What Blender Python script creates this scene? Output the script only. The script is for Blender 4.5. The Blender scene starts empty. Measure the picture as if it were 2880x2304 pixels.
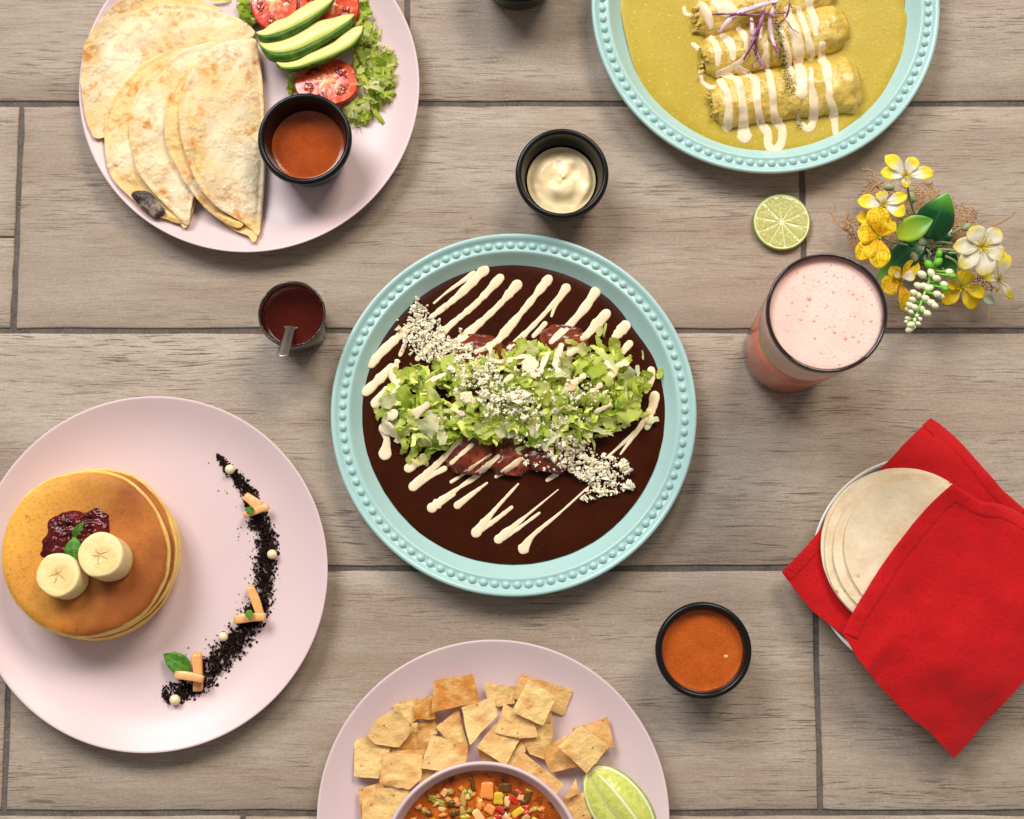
import bpy, math, random
from mathutils import Vector, Matrix, noise
random.seed(11)
S = bpy.context.scene
COL = S.collection
rad = math.radians

# ------------------------------------------------------------------ camera
F_PX, DIST, TILT = 4600.0, 1.2545, rad(7.2)
CAM = Vector((0, -DIST*math.sin(TILT), DIST*math.cos(TILT)))
cd = bpy.data.cameras.new('camera'); cam = bpy.data.objects.new('camera', cd); COL.objects.link(cam)
cam.location = CAM; cam.rotation_euler = (TILT, 0, 0)
cd.sensor_fit = 'HORIZONTAL'; cd.sensor_width = 36; cd.lens = 36*F_PX/2880
cd.clip_start = .02; cd.clip_end = 50
cd.dof.use_dof = True; cd.dof.focus_distance = 1.22; cd.dof.aperture_fstop = 9.0
S.camera = cam

# ------------------------------------------------------------------ world and lamps (two soft windows)
w = bpy.data.worlds.new('World'); S.world = w; w.use_nodes = True
bg = w.node_tree.nodes['Background']; bg.inputs[0].default_value = (1, .98, .95, 1); bg.inputs[1].default_value = .24
def area(name, az, el, d, sx, sy, power, col):
    l = bpy.data.lights.new(name, 'AREA'); l.shape = 'RECTANGLE'; l.size = sx; l.size_y = sy; l.energy = power; l.color = col
    o = bpy.data.objects.new(name, l); COL.objects.link(o)
    p = Vector((math.cos(rad(az))*math.cos(rad(el)), math.sin(rad(az))*math.cos(rad(el)), math.sin(rad(el))))*d
    o.location = p; o.rotation_euler = (-p).to_track_quat('-Z', 'Y').to_euler()
area('window_light_cool', 124, 46, 5.0, 2.2, 1.9, 208, (.97, .98, 1.0))
area('window_light_warm', 64, 48, 5.0, 1.8, 1.6, 163, (1.0, .88, .74))
S.view_settings.view_transform = 'Standard'; S.view_settings.look = 'None'
S.view_settings.exposure = 0; S.view_settings.gamma = 1; S.view_settings.use_curve_mapping = False

# ------------------------------------------------------------------ helpers
def pix(x, y, z=0.0):
    u, v = (x-1440)/F_PX, (1152-y)/F_PX
    c, s = math.cos(TILT), math.sin(TILT)
    d = Vector((u, v*c+s, v*s-c))
    return CAM + d*((z-CAM.z)/d.z)
def pixH(x, y, H, it=4):
    z = .01
    for _ in range(it):
        p = pix(x, y, z); z = H(p.x, p.y)
    return Vector((p.x, p.y, z))
ZA=(200,0,2.156); ZB=(1640,0,2.073); ZC=(900,620,1.5973); ZD=(0,1080,1.6271); ZE=(2050,400,2.3627)
ZF=(2160,1140,1.6917); ZG=(860,1760,2.034); ZK=(2330,420,3.1945); ZL=(1880,0,3.5933); ZM=(1050,2120,3.5933)
ZN=(100,1400,5.39); ZY=(560,0,3.4774); Z1=(0,0,1)
def src(zm, x, y): return zm[0]+x/zm[2], zm[1]+y/zm[2]
def P(zm, x, y, z=0.0): return pix(*src(zm, x, y), z)
def PL(zm, pts, z=0.0): return [P(zm, a[0], a[1], z) for a in pts]
def PXM(zm, n): return n/zm[2]/3667.0
def lerp(a, b, t): return a+(b-a)*t
def sstep(a, b, x):
    t = min(1, max(0, (x-a)/(b-a))); return t*t*(3-2*t)
def nz(x, y, z=0.0, s=1.0): return noise.noise(Vector((x*s, y*s, z)))

ORG = {}
def thing(name, label, cat, loc, group=None):
    o = bpy.data.objects.new(name, None); COL.objects.link(o); o.location = loc; o.empty_display_size = .01
    o['label'] = label; o['category'] = cat
    if group: o['group'] = group
    ORG[o] = Vector(loc); return o
def tag(o, label, cat, group=None):
    o['label'] = label; o['category'] = cat
    if group: o['group'] = group
    return o
def mesh(name, V, Fc, mat, smooth=True, uv=None):
    m = bpy.data.meshes.new(name); m.from_pydata([tuple(v) for v in V], [], Fc); m.update()
    if mat: m.materials.append(mat)
    if smooth: m.polygons.foreach_set('use_smooth', [True]*len(m.polygons))
    if uv:
        l = m.uv_layers.new(name='UVMap')
        for lp in m.loops: l.data[lp.index].uv = uv[lp.vertex_index]
    return m
def obj(name, V, Fc, mat, parent=None, smooth=True, uv=None, loc=None):
    if parent is not None: o0 = ORG[parent]
    elif loc is not None: o0 = Vector(loc)
    else:
        n = len(V); o0 = Vector((sum(v[0] for v in V)/n, sum(v[1] for v in V)/n, min(v[2] for v in V)))
    m = mesh(name, [Vector(v)-o0 for v in V], Fc, mat, smooth, uv)
    o = bpy.data.objects.new(name, m); COL.objects.link(o); ORG[o] = o0
    if parent is not None: o.parent = parent
    else: o.location = o0
    return o
def inst(name, m, parent, loc, rot=(0,0,0), sc=(1,1,1)):
    o = bpy.data.objects.new(name, m); COL.objects.link(o)
    l = Vector(loc)
    if parent is not None: o.parent = parent; l = l-ORG[parent]
    o.location = l; o.rotation_euler = rot; o.scale = sc; ORG[o] = Vector(loc); return o

def cat_closed(pts, n):
    k = len(pts); dense = []
    for i in range(k):
        p0, p1, p2, p3 = pts[i-1], pts[i], pts[(i+1)%k], pts[(i+2)%k]
        for j in range(8):
            t = j/8
            dense.append(.5*((2*p1)+(p2-p0)*t+(2*p0-5*p1+4*p2-p3)*t*t+(3*p1-p0-3*p2+p3)*t**3))
    return resample(dense+[dense[0]], n+1)[:-1]
def cat_open(pts, n):
    pts = [Vector(p) for p in pts]
    e = [2*pts[0]-pts[1]]+pts+[2*pts[-1]-pts[-2]]; dense = []
    for i in range(1, len(e)-2):
        p0, p1, p2, p3 = e[i-1], e[i], e[i+1], e[i+2]
        for j in range(10):
            t = j/10
            dense.append(.5*((2*p1)+(p2-p0)*t+(2*p0-5*p1+4*p2-p3)*t*t+(3*p1-p0-3*p2+p3)*t**3))
    dense.append(pts[-1]); return resample(dense, n)
def resample(d, n):
    L = [0]
    for a, b in zip(d, d[1:]): L.append(L[-1]+(b-a).length)
    out, j = [], 0
    for i in range(n):
        t = L[-1]*i/(n-1)
        while j < len(d)-2 and L[j+1] < t: j += 1
        q = (t-L[j])/max(1e-9, L[j+1]-L[j]); out.append(d[j].lerp(d[j+1], min(1, max(0, q))))
    return out
def sheet(name, outline, ztop, thick, mat, parent=None, rings=10, n=72, sharp=False, jit=0, loc=None, pw=.8):
    """solid sheet over a star-shaped outline; ztop(x, y, s) with s = 0 centre .. 1 edge"""
    pts = [Vector((p[0], p[1], 0)) for p in outline]
    ring = resample(pts+[pts[0]], n+1)[:-1] if sharp else cat_closed(pts, n)
    c = sum(pts, Vector())/len(pts); sd = random.random()*50
    if jit: ring = [c+(p-c)*(1+jit*nz(p.x, p.y, sd, 150)+jit*.6*nz(p.x, p.y, sd, 500)) for p in ring]
    V = [Vector((c.x, c.y, ztop(c.x, c.y, 0)))]; Fc = []
    for k in range(1, rings+1):
        s = (k/rings)**pw
        for p in ring:
            q = c.lerp(p, s); V.append(Vector((q.x, q.y, ztop(q.x, q.y, s))))
    for i in range(n): Fc.append((0, 1+i, 1+(i+1) % n))
    for k in range(rings-1):
        a = 1+k*n; b = a+n
        for i in range(n): j = (i+1) % n; Fc.append((a+i, b+i, b+j, a+j))
    a0 = 1+(rings-1)*n; a = len(V)
    for i in range(n): V.append(V[a0+i].copy())
    b = len(V)
    for i in range(n):
        q = V[a+i]; V.append(Vector((q.x, q.y, q.z-thick)))
    for i in range(n): j = (i+1) % n; Fc.append((a+i, b+i, b+j, a+j))
    ks = list(range(rings-2, 0, -2)) or [0]; prev = b
    for k in ks:
        nb = len(V)
        for i in range(n): q = V[1+k*n+i]; V.append(Vector((q.x, q.y, q.z-thick)))
        for i in range(n): j = (i+1) % n; Fc.append((prev+i, nb+i, nb+j, prev+j))
        prev = nb
    e = len(V); V.append(Vector((c.x, c.y, V[0].z-thick)))
    for i in range(n): Fc.append((e, prev+(i+1) % n, prev+i))
    area2 = sum(ring[i].x*ring[(i+1) % n].y-ring[(i+1) % n].x*ring[i].y for i in range(n))
    if area2 < 0: Fc = [tuple(reversed(f)) for f in Fc]
    return obj(name, V, Fc, mat, parent, loc=loc)
def lathe(name, prof, c, mat, parent=None, n=72, loc=None, wob=None, close=False):
    V, Fc = [], []; m = len(prof)
    for i in range(n):
        a = 2*math.pi*i/n
        for k, (r, z) in enumerate(prof):
            rr = r*(1+wob(a, k)) if wob else r
            V.append(Vector((c[0]+rr*math.cos(a), c[1]+rr*math.sin(a), c[2]+z)))
    for i in range(n):
        j = (i+1) % n
        for k in range(m-1 if not close else m):
            k2 = (k+1) % m; Fc.append((i*m+k, j*m+k, j*m+k2, i*m+k2))
    if sum(prof[k][0]*prof[(k+1) % m][1]-prof[(k+1) % m][0]*prof[k][1] for k in range(m)) < 0: Fc = [tuple(reversed(f)) for f in Fc]
    return obj(name, V, Fc, mat, parent, loc=loc if loc is not None else (c if parent is None else None))
def grid(name, G, mat, parent=None, thick=0, loc=None):
    r, c = len(G), len(G[0]); V = [p for row in G for p in row]
    Fc = [(i*c+j, i*c+j+1, (i+1)*c+j+1, (i+1)*c+j) for i in range(r-1) for j in range(c-1)]
    uv = [(i/(r-1), j/(c-1)) for i in range(r) for j in range(c)]
    o = obj(name, V, Fc, mat, parent, uv=uv, loc=loc)
    if thick:
        md = o.modifiers.new('s', 'SOLIDIFY'); md.thickness = thick; md.offset = 0
    return o
def tube_geo(path, rads, n=8, V=None, Fc=None, flat=1.0):
    V = [] if V is None else V; Fc = [] if Fc is None else Fc; b = len(V)
    k = len(path); up = Vector((0.1, .2, 1)).normalized()
    for i, p in enumerate(path):
        t = (path[min(i+1, k-1)]-path[max(i-1, 0)]).normalized()
        u = t.cross(up)
        if u.length < 1e-4: u = t.cross(Vector((1, 0, 0)))
        u.normalize(); v = u.cross(t)
        for j in range(n):
            a = 2*math.pi*j/n; V.append(p+u*(rads[i]*math.cos(a))+v*(rads[i]*flat*math.sin(a)))
    for i in range(k-1):
        for j in range(n):
            j2 = (j+1) % n; Fc.append((b+i*n+j, b+i*n+j2, b+(i+1)*n+j2, b+(i+1)*n+j))
    Fc.append(tuple(b+j for j in reversed(range(n)))); Fc.append(tuple(b+(k-1)*n+j for j in range(n)))
    return V, Fc
def tube(name, path, rads, mat, parent=None, n=8, flat=1.0, loc=None):
    V, Fc = tube_geo([Vector(p) for p in path], rads, n, flat=flat); return obj(name, V, Fc, mat, parent, loc=loc)
def strand(name, pts, zm, H, mat, parent, hk=.15, hmax=.0012, jit=.24):
    """a poured streak draped over the height field H; pts = (x, y, width) in zoom pixels"""
    P3 = []
    for a in pts:
        p = pixH(*src(zm, a[0], a[1]), H); P3.append(Vector((p.x, p.y, PXM(zm, a[2])/2)))
    L = sum((Vector(b[:2])-Vector(a[:2])).length for a, b in zip(P3, P3[1:]))
    path = cat_open(P3, max(6, int(L/.0022)))
    d0 = (path[0]-path[1]).normalized(); d1 = (path[-1]-path[-2]).normalized()
    full = []; sd = random.random()*99
    for a in (80, 55, 30): full.append((path[0]+d0*(path[0].z*math.sin(rad(a))), path[0].z*math.cos(rad(a))))
    for i, q in enumerate(path): full.append((q, q.z*(1+jit*nz(i*.35, sd)+jit*nz(i*.9, sd+9))))
    for a in (30, 55, 80): full.append((path[-1]+d1*(path[-1].z*math.sin(rad(a))), path[-1].z*math.cos(rad(a))))
    V, Fc = [], []; k = len(full); m = 9
    for i in range(k):
        p, w = full[i]; t = full[min(i+1, k-1)][0]-full[max(i-1, 0)][0]; t = Vector((t.x, t.y)).normalized(); u = Vector((-t.y, t.x))
        h = min(hmax, w*2*hk)
        for j in range(m):
            a = math.pi*j/(m-1); x = p.x+u.x*w*math.cos(a); y = p.y+u.y*w*math.cos(a)
            V.append(Vector((x, y, H(x, y)-min(.0004, h*.25)+max(h, .00035)*math.sin(a)**.7)))
    for i in range(k-1):
        for j in range(m-1): Fc.append((i*m+j, (i+1)*m+j, (i+1)*m+j+1, i*m+j+1))
    return obj(name, V, [tuple(reversed(f)) for f in Fc], mat, parent)

# ------------------------------------------------------------------ materials
def srgb(r, g, b): return tuple(((c/255)/12.92 if c/255 <= .04045 else ((c/255+.055)/1.055)**2.4) for c in (r, g, b))
class NT:
    def __init__(s, name):
        s.m = bpy.data.materials.new(name); s.m.use_nodes = True; s.t = s.m.node_tree; s.n = s.t.nodes; s.L = s.t.links.new
        s.b = s.n['Principled BSDF']; s.tc = s.n.new('ShaderNodeTexCoord')
    def coord(s, stretch=(1,1,1), src='Object', rnd=False):
        mp = s.n.new('ShaderNodeMapping'); s.L(s.tc.outputs[src], mp.inputs[0]); mp.inputs['Scale'].default_value = stretch
        if rnd:
            oi = s.n.new('ShaderNodeObjectInfo'); mul = s.n.new('ShaderNodeVectorMath'); mul.operation = 'SCALE'
            mul.inputs[0].default_value = (7.3, 13.1, 3.7); s.L(oi.outputs['Random'], mul.inputs['Scale']); s.L(mul.outputs[0], mp.inputs['Location'])
        return mp.outputs[0]
    def noise(s, scale, co, detail=3, rough=.55, dist=0):
        x = s.n.new('ShaderNodeTexNoise'); x.inputs['Scale'].default_value = scale; x.inputs['Detail'].default_value = detail
        x.inputs['Roughness'].default_value = rough; x.inputs['Distortion'].default_value = dist; s.L(co, x.inputs['Vector']); return x.outputs['Fac']
    def vor(s, scale, co, feat='F1'):
        x = s.n.new('ShaderNodeTexVoronoi'); x.feature = feat; x.inputs['Scale'].default_value = scale; s.L(co, x.inputs['Vector']); return x.outputs['Distance']
    def mr(s, v, a, b, c=0, d=1):
        x = s.n.new('ShaderNodeMapRange'); x.inputs[1].default_value = a; x.inputs[2].default_value = b
        x.inputs[3].default_value = c; x.inputs[4].default_value = d; s.L(v, x.inputs[0]); return x.outputs[0]
    def math(s, op, a, b=None):
        x = s.n.new('ShaderNodeMath'); x.operation = op
        for i, q in enumerate((a, b)):
            if q is None: continue
            if isinstance(q, (int, float)): x.inputs[i].default_value = q
            else: s.L(q, x.inputs[i])
        return x.outputs[0]
    def mix(s, f, a, b, mode='MIX'):
        x = s.n.new('ShaderNodeMix'); x.data_type = 'RGBA'; x.blend_type = mode
        for i, q in ((0, f), (6, a), (7, b)):
            if isinstance(q, (int, float)): x.inputs[i].default_value = q
            elif isinstance(q, tuple): x.inputs[i].default_value = (*q[:3], 1)
            else: s.L(q, x.inputs[i])
        return x.outputs[2]
    def bump(s, items):
        prev = None
        for h, st, dist in items:
            b = s.n.new('ShaderNodeBump'); b.inputs['Strength'].default_value = st; b.inputs['Distance'].default_value = dist
            s.L(h, b.inputs['Height'])
            if prev: s.L(prev, b.inputs['Normal'])
            prev = b.outputs[0]
        s.L(prev, s.b.inputs['Normal'])
    def fin(s, col=None, rough=.5, spec=.5, sss=0, sr=.004, coat=0, trans=0, ior=1.45, metal=0):
        b = s.b
        if col is not None:
            if isinstance(col, tuple): b.inputs['Base Color'].default_value = (*col[:3], 1)
            else: s.L(col, b.inputs['Base Color'])
        if isinstance(rough, (int, float)): b.inputs['Roughness'].default_value = rough
        else: s.L(rough, b.inputs['Roughness'])
        b.inputs['Specular IOR Level'].default_value = spec; b.inputs['Metallic'].default_value = metal
        b.inputs['IOR'].default_value = ior; b.inputs['Transmission Weight'].default_value = trans
        b.inputs['Coat Weight'].default_value = coat; b.inputs['Coat Roughness'].default_value = .08
        if sss:
            b.inputs['Subsurface Weight'].default_value = sss; b.inputs['Subsurface Scale'].default_value = sr
            b.inputs['Subsurface Radius'].default_value = (1, .6, .35)
        return s.m
def mat(name, col, rough=.5, var=(), bump=(), rnd=False, stretch=(1,1,1), **k):
    t = NT(name); co = t.coord(stretch, rnd=rnd); c = tuple(col)
    for (sc, lo, hi, c2) in var: c = t.mix(t.mr(t.noise(sc, co), lo, hi), c, c2)
    if bump: t.bump([(t.noise(sc, co, 4), st, d) for sc, st, d in bump])
    return t.fin(c, rough, **k)
# wood of the table top: streaked grey-brown boards
def wood_mat():
    t = NT('weathered_wood')
    co = t.coord((1,1,1), rnd=True)
    warp = t.noise(1.0, t.coord((7, 26, 1), rnd=True), 3, .55)
    sep = t.n.new('ShaderNodeSeparateXYZ'); t.L(co, sep.inputs[0])
    yw = t.math('ADD', sep.outputs[1], t.math('MULTIPLY', t.math('SUBTRACT', warp, .5), .011))
    cmb = t.n.new('ShaderNodeCombineXYZ'); t.L(sep.outputs[0], cmb.inputs[0]); t.L(yw, cmb.inputs[1]); t.L(sep.outputs[2], cmb.inputs[2])
    def st(sx, sy, sc=1.0, d=3, r=.55, off=0):
        mp = t.n.new('ShaderNodeMapping'); t.L(cmb.outputs[0], mp.inputs[0]); mp.inputs['Scale'].default_value = (sx, sy, 1)
        mp.inputs['Location'].default_value = (off, off*1.7, off*.3)
        return t.noise(sc, mp.outputs[0], d, r)
    c = t.mix(t.mr(st(4, 18, off=1), .34, .66), srgb(174, 159, 143), srgb(199, 186, 170))
    c = t.mix(t.mr(st(5, 26, off=4), .50, .72, 0, .8), c, srgb(158, 135, 115))
    c = t.mix(t.mr(st(20, 140, d=4, off=7), .50, .70, 0, .34), c, srgb(140, 120, 103))
    fib = st(75, 1500, d=2, r=.7, off=2)
    c = t.mix(t.mr(fib, .36, .70, 0, .50), c, srgb(136, 116, 98))
    zone = t.mr(st(5, 24, off=9), .42, .60, .10, 1)
    crack = t.mr(st(34, 900, d=3, r=.6, off=3), .56, .62)
    c = t.mix(t.math('MULTIPLY', t.math('MULTIPLY', crack, zone), .92), c, srgb(82, 65, 54))
    crack2 = t.mr(st(24, 640, d=4, r=.6, off=12), .59, .64, 0, .85)
    c = t.mix(t.math('MULTIPLY', crack2, t.mr(st(5, 30, off=15), .42, .62)), c, srgb(78, 60, 50))
    vo = t.n.new('ShaderNodeTexVoronoi'); vo.inputs['Scale'].default_value = 9; t.L(t.coord((.7, 1.5, 1), rnd=True), vo.inputs['Vector'])
    knot = t.mr(vo.outputs['Distance'], .035, .012, 0, .6)
    c = t.mix(knot, c, srgb(96, 74, 58))
    v3 = t.vor(26, t.coord((.8, 1.6, 1), rnd=True)); c = t.mix(t.mr(v3, .040, .022, 0, .55), c, srgb(92, 74, 62))
    c = t.mix(t.mr(st(2.2, 9, off=21), .40, .64, 0, .32), c, srgb(142, 122, 106))
    c = t.mix(t.mr(t.noise(900, t.coord((.7, 1, 1), rnd=True), 2, .7), .40, .70, 0, .38), c, srgb(126, 107, 91)); c = t.mix(t.mr(t.noise(700, t.coord((.6, 1, 1)), 2, .7), .55, .75, 0, .35), c, srgb(216, 204, 188))
    oi = t.n.new('ShaderNodeObjectInfo')
    c = t.mix(t.mr(oi.outputs['Random'], 0, 1, 0, .42), c, srgb(156, 137, 119))
    t.bump([(t.math('SUBTRACT', 1.0, crack), .25, .0006), (fib, .12, .0004)])
    return t.fin(c, t.mr(fib, .3, .7, .48, .62), spec=.35)
WOOD = wood_mat()
GROUT = mat('dark_joint', srgb(98, 90, 84), .9, var=[(90, .4, .7, srgb(76, 69, 64)), (600, .5, .7, srgb(116, 108, 100))])
PINK = mat('pink_melamine', (.695, .535, .540), .32, var=[(12, .3, .7, (.71, .55, .555))], bump=[(350, .03, .0004)], spec=.45)
TEAL = mat('aqua_melamine', (.395, .605, .580), .20, var=[(10, .3, .7, (.415, .62, .60))], spec=.5)
BLACK = mat('black_melamine', (.006, .006, .007), .26, bump=[(700, .06, .0004)], spec=.32)
WHITE = mat('white_ceramic', (.80, .80, .78), .25)
def glass_mat(name, col, rough=.01):
    return NT(name).fin(col, rough, trans=1.0, ior=1.47)
GLASS = glass_mat('clear_glass', (.97, .98, .98)); RIM_DARK = mat('dark_rim_glass', (.030, .014, .014), .08, coat=.5, trans=.25)  # rim material coloured near-black, unlike the clear body
def thin_glass(name, col):
    t = NT(name); lw = t.n.new('ShaderNodeLayerWeight'); lw.inputs[0].default_value = .5; fz = t.mr(t.math('POWER', lw.outputs['Facing'], 4.0), 0, 1, .03, .6); tr = t.n.new('ShaderNodeBsdfTransparent'); tr.inputs[0].default_value = (*col, 1)
    gl = t.n.new('ShaderNodeBsdfGlossy'); gl.inputs['Roughness'].default_value = .03; ms = t.n.new('ShaderNodeMixShader'); t.L(fz, ms.inputs[0]); t.L(tr.outputs[0], ms.inputs[1]); t.L(gl.outputs[0], ms.inputs[2]); t.L(ms.outputs[0], t.n['Material Output'].inputs[0]); return t.m
THIN = thin_glass('thin_clear_glass', (.93, .93, .92))
STEEL = mat('brushed_steel', (.62, .60, .58), .32, metal=1.0, bump=[(900, .05, .0002)])

# ------------------------------------------------------------------ table
rows_px = [292, 930, 1599, 2287]
ry = [pix(1440, y).y for y in rows_px]
dy = (ry[0]-ry[3])/3
ry = [ry[0]+2*dy, ry[0]+dy]+ry+[ry[3]-dy, ry[3]-2*dy]
X0, X1 = -.80, .80
tb = obj('table', [(X0, ry[-1], -.0014), (X1, ry[-1], -.0014), (X1, ry[0], -.0014), (X0, ry[0], -.0014),
                   (X0, ry[-1], -.03), (X1, ry[-1], -.03), (X1, ry[0], -.03), (X0, ry[0], -.03)],
         [(0,1,2,3), (4,7,6,5), (0,4,5,1), (1,5,6,2), (2,6,7,3), (3,7,4,0)], GROUT, smooth=False, loc=(0,0,0))
tb['kind'] = 'structure'
def plank(xa, xb, ya, yb):
    """one board with a slightly rounded, uneven arris"""
    e, nx, ny = .0016, 40, 8
    def edge(a, b, k): return lerp(a, b, k)
    V, Fc = [], []; sd = random.random()*30
    xs = [xa+e*.3]+[lerp(xa+e, xb-e, i/nx) for i in range(nx+1)]+[xb-e*.3]
    ys = [ya+e*.3]+[lerp(ya+e, yb-e, i/ny) for i in range(ny+1)]+[yb-e*.3]
    cx, cy = (xa+xb)/2, (ya+yb)/2
    for j, y in enumerate(ys):
        for i, x in enumerate(xs):
            bx, by = i in (0, len(xs)-1), j in (0, len(ys)-1)
            z = -.0007 if (bx or by) else 0
            wx = .0011*nz(sd, y*60) if (i < 2 or i > len(xs)-3) else 0
            wy = .0010*nz(x*22, sd) if (j < 2 or j > len(ys)-3) else 0
            V.append(Vector((x+wx, y+wy, z)))
    m = len(xs)
    for j in range(len(ys)-1):
        for i in range(m-1): Fc.append((j*m+i, j*m+i+1, (j+1)*m+i+1, (j+1)*m+i))
    per = [i for i in range(m)]+[j*m+m-1 for j in range(1, len(ys))]+[(len(ys)-1)*m+i for i in range(m-2, -1, -1)]+[j*m for j in range(len(ys)-2, 0, -1)]
    b = len(V)
    for p in per: V.append(Vector((V[p].x, V[p].y, -.0022)))
    k = len(per)
    for i in range(k): Fc.append((per[i], b+i, b+(i+1) % k, per[(i+1) % k]))
    o = Vector((cx, cy, 0)); me = mesh('plank', [v-o for v in V], Fc, WOOD)
    return inst('plank', me, tb, (cx, cy, 0))
g = .0017
joints = {1: [pix(1145, 40).x], 2: [pix(50, 600).x, pix(2257, 560).x], 3: [-.62, .52], 4: [pix(21, 2000).x, pix(2300, 1950).x], 5: [-.2, .44], 0: [-.35, .3], 6: [0]}
for r in range(7):
    ya, yb = ry[r+1]+g, ry[r]-g
    xs = [X0]+joints[r]+[X1]
    for i, (a, b) in enumerate(zip(xs, xs[1:])):
        xa, xb = a+(g*.9 if i else 0), b-(g*.9 if i < len(xs)-2 else 0)
        if r == 2 and i == 0:
            ym = pix(20, 667).y; plank(xa, xb, ya, ym-.0003); plank(xa, xb, ym+.0003, yb)
        else: plank(xa, xb, ya, yb)

# ------------------------------------------------------------------ plates
def circ(cx, cy, rpx, z):
    """world centre and radius of a level circle seen at source pixel cx, cy with half width rpx"""
    c = pix(cx, cy, z); e = pix(cx+rpx, cy, z); return c, (e-c).length
PPROF = [(0, .0055), (.62, .0056), (.70, .0062), (.78, .0080), (.85, .0108), (.91, .0140), (.96, .0172), (1.0, .0194)]
def plate_z(x, y, c, R):
    r = min(.999, math.hypot(x-c.x, y-c.y)/R)
    for (a, za), (b, zb) in zip(PPROF, PPROF[1:]):
        if r <= b: return lerp(za, zb, (r-a)/(b-a))
    return .0194
def pink_plate(cx, cy, rpx, label):
    c, R = circ(cx, cy, rpx, .019); c.z = 0
    pr = [(0, .0055), (.30, .0055), (.62, .0056), (.70, .0062), (.78, .0080), (.85, .0108), (.91, .0140), (.96, .0172), (.985, .0188), (.995, .0194), (1.0, .0190), (.998, .0180),
          (.96, .0140), (.88, .0085), (.78, .0035), (.70, .0010), (.66, 0), (.60, 0), (.58, .002), (0, .002)]
    o = lathe('dinner_plate', [(max(r*R, 1e-5), z) for r, z in pr], c, PINK, n=160)
    tag(o, label, 'plate', 'pink dinner plates'); return c, R
cTL, RTL = pink_plate(701, 241, 479, 'round pale pink plate under the folded quesadillas and avocado salad')
cL, RL = pink_plate(422, 1610, 500, 'round pale pink plate carrying the pancake stack and dark crumb trail')
cB, RB = pink_plate(1387, 2300, 496, 'round pale pink plate holding tortilla chips and the soup bowl')
bead_m = None
def teal_plate(cx, cy, rpx, label, n=96):
    global bead_m
    c, R = circ(cx, cy, rpx, .022); c.z = 0
    root = thing('beaded_plate', label, 'plate', c, 'aqua plates with beaded rims')
    pr = [(0, .006), (.50, .006), (.76, .006), (.80, .0074), (.845, .0122), (.872, .0165), (.888, .0190), (.897, .0205), (.905, .0212), (.912, .0206), (.925, .0200), (.945, .0200),
          (.958, .0206), (.968, .0222), (.980, .0236), (.990, .0238), (.998, .0230), (1.0, .0218), (.995, .0205),
          (.95, .0170), (.89, .0140), (.84, .0070), (.78, .0015), (.72, 0), (.68, 0), (.66, .002), (0, .002)]
    lathe('plate_body', [(max(r*R, 1e-5), z) for r, z in pr], c, TEAL, root, n=180)
    if bead_m is None:
        V, Fc = [], []; a, b = 12, 5
        for i in range(b):
            ph = rad(90*i/b)
            for j in range(a): V.append(Vector((math.cos(ph)*math.cos(2*math.pi*j/a), math.cos(ph)*math.sin(2*math.pi*j/a), math.sin(ph))))
        V.append(Vector((0, 0, 1)))
        for i in range(b-1):
            for j in range(a): Fc.append((i*a+j, i*a+(j+1) % a, (i+1)*a+(j+1) % a, (i+1)*a+j))
        for j in range(a): Fc.append(((b-1)*a+j, (b-1)*a+(j+1) % a, a*b))
        bead_m = mesh('bead', V, Fc, TEAL)
    for i in range(n):
        a = 2*math.pi*(i+.3)/n
        inst('bead', bead_m, root, c+Vector((math.cos(a)*R*.936, math.sin(a)*R*.936, .0197)), (0, 0, a), (.0030, .0033, .0030))
    return c, R
cM, RM = teal_plate(1445, 1161, 515, 'aqua plate with beaded rim at the centre, filled with dark mole')
cG, RG = teal_plate(2153, 12, 490, 'aqua plate with beaded rim at the top, filled with green sauce')

# ------------------------------------------------------------------ black sauce cups
SALSA1 = mat('brown_red_salsa', srgb(152, 62, 14), .16, var=[(60, .4, .7, srgb(170, 74, 20)), (900, .55, .75, srgb(190, 100, 40))], bump=[(500, .12, .0004)], spec=.4)
SALSA2 = mat('orange_salsa', srgb(172, 76, 20), .22, var=[(70, .4, .7, srgb(184, 88, 28)), (900, .55, .75, srgb(214, 124, 50))], bump=[(450, .15, .0004)], spec=.35)
MAYO = mat('cream_dressing', srgb(244, 222, 176), .22, sss=.25, sr=.004, bump=[(60, .15, .002)], spec=.4)
def cup(cx, cy, rpx, zb, label, h=.044):
    c, R = circ(cx, cy, rpx, zb+h); c.z = zb
    pr = [(1e-5, .004), (.58, .004), (.66, .007), (.74, .016), (.80, .028), (.845, .038), (.862, .0415), (.875, .0432), (.91, .0443), (.955, .0443), (.985, .0432), (1.0, .0412),
          (.995, .0392), (.96, .0375), (.93, .035), (.86, .018), (.76, .003), (.72, 0), (.64, 0), (.62, .0015), (1e-5, .0015)]
    o = lathe('sauce_cup', [(r*R, z*h/.0443) for r, z in pr], c, BLACK, n=120)
    tag(o, label, 'sauce cup', 'black sauce cups'); return c, R
def liquid(name, c, r, z, m, label, depth=.006, cat='sauce', disp=None, n=64):
    def zt(x, y, s): return c.z+z+(.0007*sstep(.88, 1, s)) + (disp(x-c.x, y-c.y, s) if disp else .00015*nz(x, y, 3, 90))
    o = sheet(name, [c+Vector((math.cos(a)*r, math.sin(a)*r, 0)) for a in [2*math.pi*i/24 for i in range(24)]], zt, depth, m, n=n, rings=14 if not disp else 28, loc=(c.x, c.y, c.z+z), pw=1 if disp else .6)
    return tag(o, label, cat)
c1, r1 = cup(856.3, 388.2, 133, .0056, 'black cup of thin brown-red salsa standing on the quesadilla plate')
liquid('salsa', c1, r1*.775, .0225, SALSA1, 'thin brown-red salsa inside the black cup on the quesadilla plate')
c2, r2 = cup(1581, 487, 131.5, 0, 'black cup of cream dressing on the boards above the mole plate')
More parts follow.
